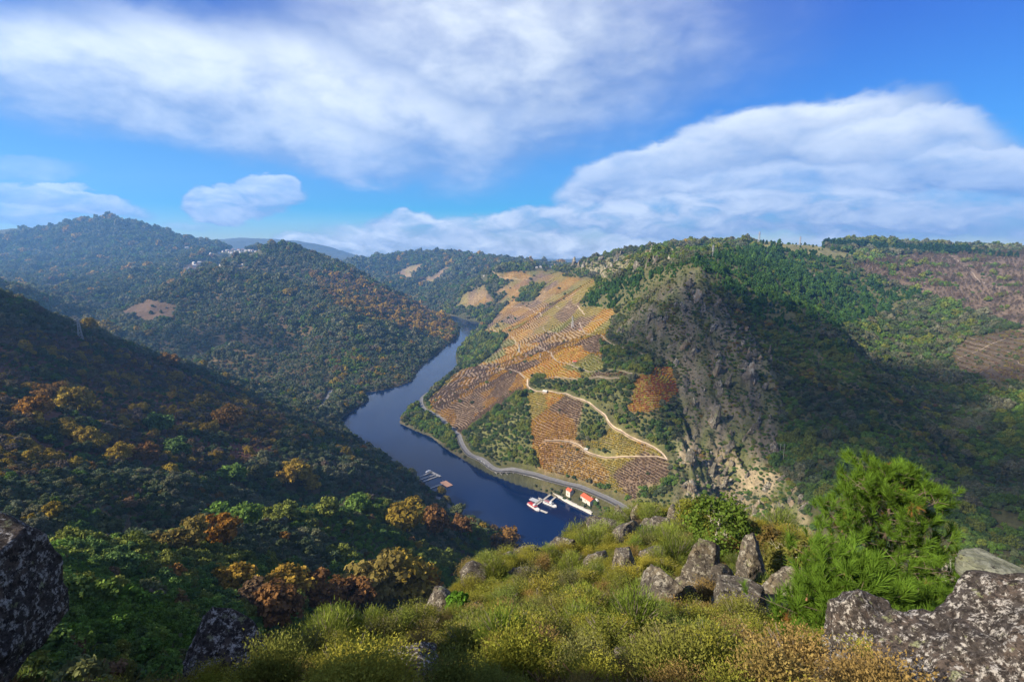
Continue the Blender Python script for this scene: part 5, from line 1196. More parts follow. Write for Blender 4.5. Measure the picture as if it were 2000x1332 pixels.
# ---------------------------------------------------------------- heath of the foreground spur
def heath():
    rows = {'heath_shrub': [], 'broom_shrub': []}; rr = np.random.RandomState(31); ring = 3.6; pts = []
    while ring < 92:
        s = 0.46 + ring * 0.0215; n = int(1.9 * ring / s)
        for k in range(n):
            a = -0.95 + 1.9 * (k + rr.rand()) / n; r = ring + rr.uniform(-.5, .5) * s; pts.append((r * math.sin(a), r * math.cos(a), s))
        ring += s * 0.92
    P = np.array(pts); x, y, s = P.T; z = height(x, y); r = np.hypot(x, y); c = cover(x, y, z, r); k = (c == HEATH) & seen(x, y, 1.2, 0.10)
    x, y, s, z, r = (a[k] for a in (x, y, s, z, r)); u, v = project(x, y, z); n1 = fbm(x / 7 + 3, y / 7, 3); n2 = fbm(x / 2.6, y / 2.6 + 4, 2)
    for i in range(len(x)):
        if any((x[i] - c_[0]) ** 2 + (y[i] - c_[1]) ** 2 < (q * 0.9) ** 2 for c_, q in KEEP): continue
        if (n2[i] < -0.12 and rr.rand() < .85) or rr.rand() < .16: continue             # bare litter and stones show through
        S = s[i] * (.5 + 1.0 * rr.rand() ** 1.4) * (1.1 + 0.6 * n1[i]); hh = rr.uniform(.7, 1.1) * (0.95 if r[i] > 12 else .85)
        if n1[i] > 0.22 and r[i] > 9 and rr.rand() < .75: kind, pal, S = 'broom_shrub', 'broom', S * 1.15
        else: kind, pal = 'heath_shrub', 'heath'
        m = len(PAL[pal]); ci = int(np.clip((n1[i] * .9 + .45 + .9 * (rr.rand() - .5)) * m, 0, m - 1))
        rows[kind].append((x[i], y[i], S, hh, jit(PAL[pal][ci]), NAMES[pal][ci]))
    for u, v, pw, pal, ci in [(640, 1250, 90, 'broom', 1), (690, 1235, 60, 'broom', 0), (730, 1228, 70, 'broom', 1), (980, 1245, 110, 'broom', 0), (1240, 1070, 40, 'broom', 0), (890, 1205, 46, 'broom', 2), (1130, 1130, 46, 'broom', 1), (820, 1270, 70, 'heath', 4), (600, 1290, 90, 'heath', 3), (1070, 1090, 50, 'broom', 1)]:
        x_, y_, z_ = pick(u, v + pw * .3, 3); D = math.hypot(math.hypot(x_, y_), 300 - z_); rows['broom_shrub' if pal == 'broom' else 'heath_shrub'].append((x_, y_, pw / 1000 * D * .8, .95, PAL[pal][ci], NAMES[pal][ci]))
    for kind, g in (('heath_shrub', 'heath shrubs of the foreground spur'), ('broom_shrub', 'broom bushes of the foreground spur')):
        rest = individuals(kind, rows[kind], 300, g)
        stuff_points(kind.replace('shrub', 'cover'), [q[:5] for q in rest], kind, 'lower %s filling in between the larger bushes' % KIND_WORDS[kind][0].split()[0])
    # litter: dry tufts and low sprigs close to the ground
    t = []
    for i in range(2600):
        a = rr.uniform(-.95, .95); r_ = 4 + 60 * rr.rand() ** 1.4; X, Y = r_ * math.sin(a), r_ * math.cos(a); t.append((X, Y, (0.22 + .007 * r_) * rr.uniform(.7, 1.4), .7, jit([(0.20, 0.13, 0.06), (0.16, 0.10, 0.05), (0.13, 0.12, 0.04), (0.26, 0.19, 0.10)][rr.randint(4)])))
    tx = np.array([q[0] for q in t]); ty = np.array([q[1] for q in t]); k = cover(tx, ty, height(tx, ty), np.hypot(tx, ty)) == HEATH
    stuff_points('dry_grass', [q for q, b in zip(t, k) if b], 'dry_tuft', 'dry brown tufts and litter between the heath shrubs')
heath()

# ---------------------------------------------------------------- the big pine and the small trees of the spur
def needle_tufts(seed, centres, dirs, sizes, per, tones):
    r = np.random.RandomState(seed); P = np.repeat(centres, per, 0); A = np.repeat(dirs, per, 0); S = np.repeat(sizes, per)[:, None]
    d = r.normal(size=P.shape); d /= np.linalg.norm(d, axis=1, keepdims=True); d = d * 0.75 + A; d /= np.linalg.norm(d, axis=1, keepdims=True)
    b = P + A * S * (r.rand(len(P), 1) * 1.2 - .5); side = np.cross(d, r.normal(size=P.shape)); side /= np.linalg.norm(side, axis=1, keepdims=True); L_ = S * (0.55 + .5 * r.rand(len(P), 1)); w = L_ * 0.030
    V = np.stack([b - side * w, b + side * w, b + d * L_ + side * w * .3, b + d * L_ - side * w * .3], 1).reshape(-1, 3)
    return V, np.arange(len(P) * 4).reshape(-1, 4), np.repeat(tones, per) * (.7 + .6 * r.rand(len(P)))
def big_pine(u, v, top_v, half_w, label, seed, tufts=900):
    x, y, z = pick(u, v, 8); D = math.hypot(x, y); az, t = polar(u, top_v); H = 300 - D * t - z; W = half_w / 1000 * D
    root = thing('pine_tree', label, 'tree', (x, y, z), 0, None); r = np.random.RandomState(seed); b = MB(); pts = []
    b.bar((0, 0, -.5), (.15, .1, H * .5), .20, .13, 8); b.bar((.15, .1, H * .5), (.1, 0, H * .93), .13, .03, 6)
    br = MB(); Cs, Ds, Sz = [], [], []
    NB = 74 if tufts > 400 else 30
    for k in range(NB):
        f = .05 + .93 * (k + r.rand()) / NB; a = k * 2.399 + r.normal() * .3; h = H * f
        reach = W * (1.0 - f ** 2.6) ** .75 * (.66 + .40 * r.rand()) * (1.0 if f > .15 else .75) + .25; rise = reach * (.25 + .55 * f) + .2 * r.normal()
        p0 = np.array([.1, .05, h]); p1 = p0 + np.array([math.cos(a) * reach, math.sin(a) * reach, rise]); mid = (p0 + p1) / 2 + np.array([0, 0, -.10 * reach])
        br.bar(p0, mid, .05 * (1.2 - f), .032 * (1.2 - f), 5); br.bar(mid, p1, .032 * (1.2 - f), .012, 4)
        for q in range(int(6 + 13 * reach / W)):
            g = .12 + .90 * r.rand() ** .8; base = mid + (p1 - mid) * (g - .3) / .7 if g > .3 else p0 + (mid - p0) * g / .3
            off = r.normal(size=3) * np.array([.34, .34, .22]) * (1.1 - .25 * g) * (reach / W + .5); c = base + off; br.bar(base, c, .012, .008, 3)
            dd = np.array([math.cos(a) * .35, math.sin(a) * .35, .85]) + .3 * r.normal(size=3); dd /= np.linalg.norm(dd); Cs.append(c); Ds.append(dd); Sz.append(.26 + .15 * r.rand())
    Cs, Ds, Sz = np.array(Cs), np.array(Ds), np.array(Sz); tones = .72 + .5 * r.rand(len(Cs))
    b.build('trunk', BARK, root, True); br.build('branch', BARK, root)
    V, F, t_ = needle_tufts(seed, Cs, Ds, Sz, 105, tones); me = mesh_from('needles', V, F, [F_OBJ], False, t_); o = obj('needles', me, root); o.color = (0.098, 0.178, 0.022, 1)
    dead = r.choice(len(Cs), max(6, len(Cs) // 26), replace=False); V, F, t_ = needle_tufts(seed + 1, Cs[dead] + r.normal(size=(len(dead), 3)) * .1, Ds[dead] * np.array([1, 1, -.2]), Sz[dead] * .8, 60, tones[dead]); o2 = obj('dead_needles', mesh_from('dead_needles', V, F, [F_OBJ], False, t_), root); o2.color = (0.24, 0.12, 0.04, 1); o2['label'] = 'clusters of brown dead needles'
    cone = MB()
    for k in r.choice(len(Cs), 16): cone.bar(Cs[k] + [0, 0, -.12], Cs[k] + [.02, .02, .06], .03, .012, 6)
    cone.build('cone', plain('pine cones', (.22, .12, .06), .9), root)
big_pine(1698, 1235, 922, 112, 'big bright green pine standing alone on the right of the spur', 3)
big_pine(1632, 1262, 1140, 46, 'low young pine under the big pine, left side', 4, 200)
big_pine(1775, 1262, 1175, 34, 'low young pine under the big pine, right side', 8, 200)
def small_tree(kind, u, v, top_v, half_w, label, col, bark, seed, leaf, trunk_out=False):
    x, y, z = pick(u, v, 6); D = math.hypot(x, y); az, t = polar(u, top_v); H = 300 - D * t - z; W = half_w / 1000 * D
    root = thing(kind, label, 'tree', (x, y, z)); V, F, t_ = crown(seed, 60, 60, leaf / W, 1.0, 0.62 * H / W * .9, 0, .30)
    V = V * W; V[:, 2] += H * .58; o = obj('crown', mesh_from('crown', V, F, [F_OBJ], False, t_), root); o.color = (*col, 1)
    tm = trunk_mesh('trunk', seed, H * .8, .035 * H, bark, 6, .35, 2); obj('trunk', tm, root)
small_tree('oak_tree', 1400, 1085, 990, 62, 'small green oak with a pale trunk behind the leaning slab', (0.085, 0.135, 0.022), PALE_BARK, 41, .16)
small_tree('oak_tree', 1348, 1060, 985, 36, 'yellow-green young oak left of the small green oak', (0.14, 0.15, 0.025), PALE_BARK, 42, .14)
small_tree('oak_tree', 1540, 1150, 1062, 42, 'thin grey-stemmed shrub tree left of the big pine', (0.115, 0.115, 0.028), PALE_BARK, 43, .11)
small_tree('oak_tree', 1480, 1090, 1045, 50, 'brownish bushy oak behind the wedge-shaped slab', (0.13, 0.095, 0.03), BARK, 44, .13)
small_tree('oak_tree', 895, 1205, 1165, 24, 'bright green sapling beside the pale boulder', (0.10, 0.21, 0.025), BARK, 45, .10)
def dead_bush(u, v, ph, label, seed):
    x, y, z = pick(u, v, 4); D = math.hypot(math.hypot(x, y), 300 - z); h = ph / 1000 * D; o = obj('dead_bush', trunk_mesh('dead_bush', seed, h * .62, .035 * h, PALE_BARK if seed % 2 else TWIG, 9, .45, 5), None, (x, y, z)); tag(o, label, 'shrub')
dead_bush(1828, 1170, 70, 'bare grey bush right below the big pine', 11); dead_bush(1812, 1255, 95, 'bare pale bush beside the lichen-spotted boulder', 12); dead_bush(1416, 1072, 40, 'bleached dead stem before the small green oak', 13); dead_bush(1135, 1170, 24, 'bleached broken stem in the heath', 15); dead_bush(1050, 1190, 40, 'grey dead heath stems in the middle of the heath', 14)

# ---------------------------------------------------------------- jetties and boats
def wpt(u, v, z=0.0):
    az, t = polar(u, v); r = (300 - z) / t; return np.array([r * math.sin(az), r * math.cos(az)])
DECK = plain('weathered deck boards', (0.40, 0.38, 0.35), .85, .2, 1.0); FLOAT = plain('pontoon floats', (0.16, 0.17, 0.19), .7); TERRA = plain('rust-brown decking', (0.45, 0.25, 0.16), .85, .15, 1.0); STEEL = plain('galvanised steel', (0.42, 0.43, 0.45), .5, .1, 2, .6)
WHITE = plain('white boat paint', (0.60, 0.60, 0.61), .35, .05); RED = plain('red paint', (0.52, 0.05, 0.05), .45, .1); NAVY = plain('navy paint', (0.03, 0.05, 0.14), .4, .1); GLASS = plain('dark boat glass', (0.02, 0.03, 0.04), .08, .1); GREY = plain('grey boat deck', (0.35, 0.38, 0.42), .7)
def walk(root, part, a, b, w, m, z=0.55, rails=True):
    A, B = wpt(*a), wpt(*b); d = B - A; L_ = float(np.hypot(*d)); rz = math.atan2(d[1], d[0]); c = (A + B) / 2
    base = np.array(root.location[:2]); c = c - base
    k = MB(); n = max(2, int(L_ / 1.2))
    for i in range(n): 
        q = (i + .5) / n - .5; k.box((c[0] + math.cos(rz) * L_ * q, c[1] + math.sin(rz) * L_ * q, z), (L_ / n - .06, w, .12), rz)
    k.build(part, m, root)
    f = MB()
    for i in range(max(2, int(L_ / 4))):
        q = (i + .5) / max(2, int(L_ / 4)) - .5; f.box((c[0] + math.cos(rz) * L_ * q, c[1] + math.sin(rz) * L_ * q, z - .42), (2.2, w * .9, .6), rz)
    f.build('float', FLOAT, root)
    if rails:
        r = MB(); nx, ny = -math.sin(rz) * w * .46, math.cos(rz) * w * .46
        for sg in (-1, 1):
            p = [(c[0] + math.cos(rz) * L_ * q + sg * nx, c[1] + math.sin(rz) * L_ * q + sg * ny) for q in np.linspace(-.49, .49, max(3, int(L_ / 3)))]
            for q in p: r.bar((q[0], q[1], z), (q[0], q[1], z + 1.05), .04, .04, 4)
            r.bar((*p[0], z + 1.05), (*p[-1], z + 1.05), .04, .04, 4); r.bar((*p[0], z + .55), (*p[-1], z + .55), .03, .03, 4)
        r.build('railing', STEEL, root)
def jetty(name, label, at_, parts):
    p = wpt(*at_); root = thing(name, label, 'jetty', (p[0], p[1], 0), 0, 'floating jetties on the river')
    for q in parts: walk(root, *q)
    pil = MB()
    for q in parts:
        for e in (q[1], q[2]): 
            w_ = wpt(*e) - p; pil.bar((w_[0], w_[1], -6), (w_[0], w_[1], 2.4), .16, .16, 6)
    pil.build('mooring_pile', STEEL, root)
jetty('jetty', 'boat jetty with two parallel gangways on the right bank', (1060, 978), [
    ('gangway', (1082, 961), (1042, 991), 2.2, DECK), ('gangway', (1090, 967), (1071, 983), 2.0, DECK), ('walkway', (1038, 988), (1056, 976), 2.0, DECK), ('platform', (1036, 974), (1052, 980), 7.0, GREY, .5, False), ('platform', (1052, 973), (1068, 982), 3.0, DECK, .55, False), ('pontoon', (1051, 995), (1069, 1002), 3.2, DECK, .5, False)])
jetty('jetty', 'three-armed jetty on the left bank', (842, 930), [
    ('gangway', (819, 932), (842, 923), 1.8, DECK), ('gangway', (822, 937), (851, 927), 2.0, DECK), ('gangway', (827, 941), (856, 930), 1.8, DECK), ('pontoon', (840, 921), (860, 931), 3.6, DECK, .55, False), ('mooring', (834, 926), (844, 922), 3.2, DECK, .55, False)])
jetty('jetty', 'square pontoon with rust-brown deck on the left bank', (862, 948), [('gangway', (838, 955), (866, 945), 2.2, DECK), ('platform', (865, 941), (879, 950), 9.0, TERRA, .6, False)])
def hull_mb(L_, W, h, bow=.28):
    st = np.linspace(0, 1, 13); P = []; k = MB()
    for s in st:
        x = (s - .5) * L_; w = W / 2 * (1 if s < 1 - bow else math.sqrt(max(0.0, 1 - ((s - (1 - bow)) / bow) ** 2)) * .97 + .03) * (.88 + .12 * min(1, s / .15)); sh = .25 * h * s ** 3
        P += [(x, -w, h + sh), (x, -w * .82, -.4), (x, w * .82, -.4), (x, w, h + sh)]
    F = []
    for i in range(12):
        a = i * 4; F += [(a, a + 4, a + 5, a + 1), (a + 1, a + 5, a + 6, a + 2), (a + 2, a + 6, a + 7, a + 3), (a + 3, a + 7, a + 4, a)]
    F += [(0, 1, 2, 3), (51, 50, 49, 48)]; return k.add(P, F)
def tour_boat(u0, v0, u1, v1, label, hullm, roofm, stripe):
    A, B = wpt(u0, v0), wpt(u1, v1); d = B - A; L_ = float(np.hypot(*d)); W = L_ * .27; root = thing('tour_boat', label, 'boat', (*((A + B) / 2), 0.0), math.atan2(d[1], d[0]), 'tour boats at the jetty')
    hull_mb(L_, W, 1.25).build('hull', hullm, root)
    s = MB(); 
    for sg in (-1, 1): s.box((-.12 * L_, sg * W * .502, .95), (L_ * .70, .06, .28))
    s.build('stripe', stripe, root)
    MB().box((-.10 * L_, 0, 2.15), (L_ * .56, W * .80, 1.7)).build('cabin', WHITE, root)
    for k in range(7):
        for sg in (-1, 1): MB().box((-.34 * L_ + k * L_ * .078, sg * W * .405, 2.35), (L_ * .062, .07, .85)).build('window', GLASS, root)
    MB().box((.185 * L_, 0, 2.4), (.06, W * .7, .8)).build('windscreen', GLASS, root)
    MB().box((-.12 * L_, 0, 3.07), (L_ * .64, W * .92, .14)).build('roof', roofm, root)
    wh = MB().box((.06 * L_, 0, 3.8), (L_ * .14, W * .5, 1.3)); wh.build('wheelhouse', WHITE, root); MB().box((.135 * L_, 0, 4.0), (.06, W * .42, .6)).build('windscreen', GLASS, root)
    r = MB()
    for sg in (-1, 1):
        for q in np.linspace(-.42, -.03, 7): r.bar((q * L_, sg * W * .44, 3.1), (q * L_, sg * W * .44, 4.1), .04, .04, 4)
        r.bar((-.42 * L_, sg * W * .44, 4.1), (-.03 * L_, sg * W * .44, 4.1), .05, .05, 4)
        r.bar((.22 * L_, sg * W * .45, 1.4), (.22 * L_, sg * W * .45, 2.4), .04, .04, 4); r.bar((.22 * L_, sg * W * .45, 2.4), (.46 * L_, sg * W * .12, 2.6), .05, .05, 4)
    r.build('railing', STEEL, root)
    bn = MB()
    for k in range(5): bn.box((-.38 * L_ + k * L_ * .08, 0, 3.4), (.5, W * .6, .45))
    bn.build('bench', NAVY if roofm is WHITE else RED, root)
tour_boat(1032, 984, 1053, 998, 'white tour boat with red trim at the outer end of the jetty', WHITE, RED, RED)
tour_boat(1062, 981, 1087, 991, 'white tour boat with grey upper deck nearer the bank', WHITE, GREY, NAVY)
def small_boat(u0, v0, u1, v1, label, cover_m):
    A, B = wpt(u0, v0), wpt(u1, v1); d = B - A; L_ = float(np.hypot(*d)); root = thing('small_boat', label, 'boat', (*((A + B) / 2), 0), math.atan2(d[1], d[0]))
    hull_mb(L_, L_ * .34, .75).build('hull', WHITE, root); MB().box((-.05 * L_, 0, 1.1), (L_ * .7, L_ * .30, .7)).build('canopy', cover_m, root); MB().box((.31 * L_, 0, 1.1), (.06, L_ * .26, .5)).build('windscreen', GLASS, root)
small_boat(832, 923, 841, 919, 'small white canopied boat moored at the three-armed jetty', WHITE)

# ---------------------------------------------------------------- houses, quay, vehicle
def tile_mat(name, col):
    m = plain(name, col, .85, .3, 1.5, bump=.4); return m
WALL_W = plain('whitewashed wall', (0.47, 0.44, 0.40), .9, .1, .8); WALL_F = plain('distant house wall', (0.44, 0.42, 0.40), .9, .1, .8); WALL_S = plain('stone wall', (0.34, 0.29, 0.23), .9, .3, 1.5); ROOF_R = tile_mat('orange-red roof tiles', (0.40, 0.085, 0.038)); ROOF_D = tile_mat('weathered roof tiles', (0.28, 0.13, 0.09)); DOOR = plain('brown door', (0.15, 0.08, 0.05)); CONC = plain('pale concrete', (0.42, 0.41, 0.39), .9, .15, .5)
def house(root, L_, W, H, pitch, wallm, roofm, wins=3, floors=1, chim=True, detail=True, ribs=True):
    k = MB(); k.box((0, 0, H / 2 - 1), (L_, W, H + 2)); k.add([(-L_ / 2, -W / 2, H), (-L_ / 2, W / 2, H), (-L_ / 2, 0, H + pitch), (L_ / 2, -W / 2, H), (L_ / 2, W / 2, H), (L_ / 2, 0, H + pitch)], [(0, 2, 1), (3, 4, 5)]); k.build('wall', wallm, root)
    e = .45; rf = MB(); s = pitch / (W / 2); ro = None
    for sg in (-1, 1):
        y0, z0 = sg * (W / 2 + e), H - e * s + .06; t = .16
        P = [(-L_ / 2 - e, y0, z0), (L_ / 2 + e, y0, z0), (L_ / 2 + e, 0, H + pitch + .06), (-L_ / 2 - e, 0, H + pitch + .06)]; P += [(p[0], p[1], p[2] + t) for p in P]
        rf.add(P, [(0, 1, 2, 3), (7, 6, 5, 4), (0, 4, 5, 1), (1, 5, 6, 2), (2, 6, 7, 3), (3, 7, 4, 0)])
        if ribs:
            for q in np.arange(-L_ / 2, L_ / 2 + .1, .55): rf.bar((q, y0, z0 + t), (q, 0, H + pitch + .06 + t), .07, .07, 4)
    rf.bar((-L_ / 2 - e, 0, H + pitch + .22), (L_ / 2 + e, 0, H + pitch + .22), .14, .14, 6)
    ro = rf.build('roof', roofm, root)
    if chim: MB().box((L_ * .28, W * .16, H + pitch * .9 + .4), (.7, .6, 1.5)).build('chimney', wallm, ro)
    if detail:
        for f in range(floors):
            zc = H * (f + .55) / floors
            for sg in (-1, 1):
                for q in range(wins):
                    if f == 0 and q == wins // 2 and sg < 0:
                        MB().box((0, sg * (W / 2 + .03), 1.05), (1.1, .1, 2.1)).build('door', DOOR, root); continue
                    xq = ((q + .5) / wins - .5) * L_; w_ = MB().box((xq, sg * (W / 2 + .03), zc), (.95, .1, 1.15)).build('window', WHITE, root); MB().box((xq, sg * (W / 2 + .07), zc), (.75, .1, .95)).build('pane', GLASS, w_)
            for sg in (-1, 1):
                w_ = MB().box((sg * (L_ / 2 + .03), 0, zc), (.1, .95, 1.15)).build('window', WHITE, root); MB().box((sg * (L_ / 2 + .07), 0, zc), (.1, .75, .95)).build('pane', GLASS, w_)
def ground_pt(u, v, rmin=None): return pick(u, v, rmin)
a, b_ = wpt(1140, 971, 9), wpt(1158, 983, 9); d = b_ - a; c = (a + b_) / 2
zq = float(height(*c)); root = thing('house', 'long low house with an orange-red tiled roof by the quay', 'house', (c[0], c[1], zq), math.atan2(d[1], d[0])); house(root, float(np.hypot(*d)) * 1.02, 9.0, 3.6, 2.3, WALL_W, ROOF_R, 5)
c = wpt(1113, 962, 9); root = thing('house', 'small white two-storey house with a red tiled roof', 'house', (c[0], c[1], float(height(*c))), math.atan2(d[1], d[0]) + .1); house(root, 7.0, 6.2, 5.6, 1.9, WALL_W, ROOF_R, 2, 2)
def quay():
    P = [(1068, 953), (1082, 961), (1098, 970), (1118, 981), (1140, 991), (1158, 1000)]; Q = np.array([wpt(u, v, 2.2) for u, v in P]); T = np.gradient(Q, axis=0); T /= np.linalg.norm(T, axis=1, keepdims=True); Nn = np.stack([-T[:, 1], T[:, 0]], -1); V = []; F = []
    for i, (p, n) in enumerate(zip(Q, Nn)):
        for s, zz in ((-3.0, -2.5), (-2.6, 2.3), (2.6, 2.5), (3.2, -1)): V.append((p[0] + n[0] * s, p[1] + n[1] * s, zz))
        if i: F += [tuple(4 * i + k - o_ for k, o_ in ((q, 4), (q + 1, 4), (q + 1, 0), (q, 0))) for q in range(3)]
    tag(obj('quay', mesh_from('quay', V, F, [CONC])), 'pale concrete quay below the red-roofed houses', None, None, 'structure')
quay()
def barrier():
    P, w = TRACKS[0]; T = np.gradient(P, axis=0); T /= np.linalg.norm(T, axis=1, keepdims=True) + 1e-9; Nn = np.stack([-T[:, 1], T[:, 0]], -1)
    sgn = 1 if height(*(P[40] + Nn[40] * 8)) < height(*(P[40] - Nn[40] * 8)) else -1; E = P + Nn * sgn * (w / 2 - .4); Z = np.maximum(height(E[:, 0], E[:, 1]), height(P[:, 0], P[:, 1])) + .75
    root = thing('guard_rail', 'grey steel guard rail along the river side of the road', 'guard rail', (*E[0], float(Z[0]))); b = np.array([*E[0], Z[0]]); rl = MB(); po = MB()
    for i in range(len(E) - 1):
        a_, c_ = np.array([*E[i], Z[i]]) - b, np.array([*E[i + 1], Z[i + 1]]) - b; rl.bar(a_ + [0, 0, .55], c_ + [0, 0, .55], .17, .17, 4); po.bar(a_ + [0, 0, -1], a_ + [0, 0, .6], .07, .07, 4)
    rl.build('rail', STEEL, root); q = po.build('post', STEEL, root); q['kind'] = 'stuff'
barrier()
c = pick(1166, 978, 380); root = thing('parked_van', 'small white van parked at the end of the long house', 'van', c, math.atan2(d[1], d[0]))
kb = MB(); kb.add([(-2.3, -.9, .4), (2.3, -.9, .4), (2.3, -.9, 1.1), (1.6, -.9, 1.25), (.9, -.85, 2.0), (-2.2, -.85, 2.05), (-2.3, .9, .4), (2.3, .9, .4), (2.3, .9, 1.1), (1.6, .9, 1.25), (.9, .85, 2.0), (-2.2, .85, 2.05)], [(5, 4, 3, 2, 1, 0), (6, 7, 8, 9, 10, 11), (0, 1, 7, 6), (1, 2, 8, 7), (2, 3, 9, 8), (3, 4, 10, 9), (4, 5, 11, 10), (5, 0, 6, 11)]); kb.build('body', WHITE, root)
MB().add([(1.58, -.78, 1.30), (.95, -.76, 1.95), (.95, .76, 1.95), (1.58, .78, 1.30)], [(0, 1, 2, 3)]).build('windscreen', GLASS, root)
for wx in (-1.5, 1.5):
    for sg in (-1, 1): MB().bar((wx, sg * .92, .35), (wx, sg * .72, .35), .35, .35, 12).build('wheel', FLOAT, root)
# huts among the vines, the village, the hamlets
def cottage(u, v, pxw, label, wallm, roofm, group, H=None, rz=None, far=True):
    x, y, z = pick(u, v, 2900 if 400 < u < 515 and v < 500 else 300); D = math.hypot(x, y); L_ = pxw / 1000 * D; root = thing('house', label, 'house', (x, y, z), rng.rand() * 3.1 if rz is None else rz, group)
    house(root, L_, L_ * .72, H or L_ * .5, L_ * .20, wallm, roofm, 3, 2 if L_ > 10 else 1, False, True, False)
cottage(1122, 709, 7, 'little hut with a red roof among orange vines', WALL_W, ROOF_R, None); cottage(1065, 767, 9, 'low pale stone hut at the bend of the dirt track', WALL_S, CONC, None, 2.6); cottage(1145, 879, 6, 'white shed at the foot of the lower thicket', WALL_W, CONC, None)
cottage(1133, 646, 5, 'small white hut beside the upper grey track', WALL_W, ROOF_D, None)
FARH = [(428, 496, 'white'), (436, 493, 'red'), (444, 491, 'white'), (449, 494, 'red'), (455, 490, 'red'), (460, 493, 'white'), (466, 490, 'red'), (470, 494, 'white'), (474, 490, 'red'), (480, 492, 'white'), (487, 491, 'white'), (493, 491, 'red'), (500, 493, 'red'), (507, 491, 'white'), (412, 497, 'white'), (365, 486, 'white'), (484, 494, 'red'), (452, 496, 'white')]
for i, (u, v, cl) in enumerate(sorted(FARH)): cottage(u, v, 4.2, ('white-walled house with a pale roof' if cl == 'white' else 'house with a red tiled roof') + ' in the far village, number %s from the left' % ['one', 'two', 'three', 'four', 'five', 'six', 'seven', 'eight', 'nine', 'ten', 'eleven', 'twelve', 'thirteen', 'fourteen', 'fifteen', 'sixteen', 'seventeen', 'eighteen'][i], WALL_F, WALL_F if cl == 'white' else ROOF_D, 'houses of the far village')
for u, v, lb in [(379, 516, 'largest white house of the hillside hamlet'), (390, 515, 'white house right of the largest in the hillside hamlet'), (380, 521, 'white house just below the largest in the hamlet'), (368, 525, 'lowest white house of the hillside hamlet'), (431, 519, 'lone white house on the hilltop edge'), (463, 520, 'white house behind the front hill crest, left one'), (474, 519, 'white house behind the front hill crest, right one'), (62, 556, 'white farmhouse in the left valley'), (172, 540, 'white farmhouse below the big left mountain'), (1048, 524, 'white house of the skyline hamlet, left one'), (1056, 523, 'bright white house of the skyline hamlet, middle one'), (1075, 523, 'white house of the skyline hamlet, right one'), (945, 540, 'white winery house on the far terraces')]:
    cottage(u, v, 5.2 if 'largest' in lb or 'bright' in lb else 4.0, lb, WALL_F, ROOF_D if 'farm' in lb else WALL_F, 'scattered white houses')

# ---------------------------------------------------------------- pylons and poles
def pylon(u, v, top_v, label, rmin=400, thick=1.0):
    x, y, z = pick(u, v, rmin); D = math.hypot(x, y); az, t = polar(u, top_v); H = 300 - D * t - z; root = thing('electricity_pylon', label, 'pylon', (x, y, z), .4, 'electricity pylons'); w0, w1 = H * .085, H * .02; th = max(.07, .00022 * D) * thick; k = MB()
    def leg(sx, sy, f): w = w0 + (w1 - w0) * f; return (sx * w, sy * w, H * f)
    for sx, sy in ((1, 1), (1, -1), (-1, -1), (-1, 1)): k.bar(leg(sx, sy, -.03), leg(sx, sy, 1), th, th, 4)
    n = 7
    for i in range(n):
        f0, f1 = i / n, (i + 1) / n
        for (a, b2) in (((1, 1), (1, -1)), ((1, -1), (-1, -1)), ((-1, -1), (-1, 1)), ((-1, 1), (1, 1))): k.bar(leg(*a, f0), leg(*b2, f1), th * .6, th * .6, 4); k.bar(leg(*b2, f0), leg(*a, f1), th * .6, th * .6, 4)
    k.build('tower', STEEL, root)
    for f, w in ((.74, .17), (.86, .14), (.97, .10)):
        b3 = MB(); b3.bar((-H * w, 0, H * f), (H * w, 0, H * f), th * .8, th * .8, 4)
        for sg in (-1, 1): b3.bar((sg * H * w, 0, H * f), (0, 0, H * (f + .06)), th * .5, th * .5, 4); b3.bar((sg * H * w * .95, 0, H * f), (sg * H * w * .95, 0, H * (f - .045)), th * .7, th * .7, 4)
        b3.build('cross_arm', STEEL, root)
pylon(158, 664, 622, 'grey lattice pylon on the crest of the left slope'); pylon(1118, 640, 618, 'grey pylon among the yellow vineyards'); pylon(1014, 689, 672, 'small pylon in the lower grey vineyard'); pylon(1482, 474, 453, 'tallest pylon on the skyline of the right mountain', 1000); pylon(1562, 479, 462, 'distant pylon on the skyline right of the tallest', 1000); pylon(1392, 500, 479, 'pylon in front of the pine crest', 900); pylon(1608, 480, 468, 'faint far pylon before the skyline plantation', 1000); pylon(1055, 700, 690, 'tiny pylon below the yellow vineyards')
def pole(u, v, top_v, label, rmin=250):
    x, y, z = pick(u, v, rmin); D = math.hypot(x, y); az, t = polar(u, top_v); H = 300 - D * t - z; root = thing('power_pole', label, 'pole', (x, y, z), .3, 'thin power poles'); MB().bar((0, 0, -1), (0, 0, H), .22, .13, 6).build('shaft', PALE_BARK, root); MB().bar((-1.3, 0, H * .94), (1.3, 0, H * .94), .1, .1, 4).build('cross_arm', STEEL, root)
pole(1517, 884, 864, 'thin pale power pole, left of three'); pole(1523, 888, 866, 'thin pale power pole, middle of three'); pole(1529, 902, 866, 'thin pale power pole, right of three')
def wires(a, b_, label, rise):
    k = MB()
    for off in (-4, 0, 4):
        A = Vector((a[0] + off, a[1], a[2] + rise)); B = Vector((b_[0] + off, b_[1], b_[2] + rise)); prev = A
        for i in range(1, 17): q = i / 16; p = A.lerp(B, q) - Vector((0, 0, 4 * q * (1 - q) * 12)); k.bar(prev, p, .05, .05, 3); prev = p
    return k
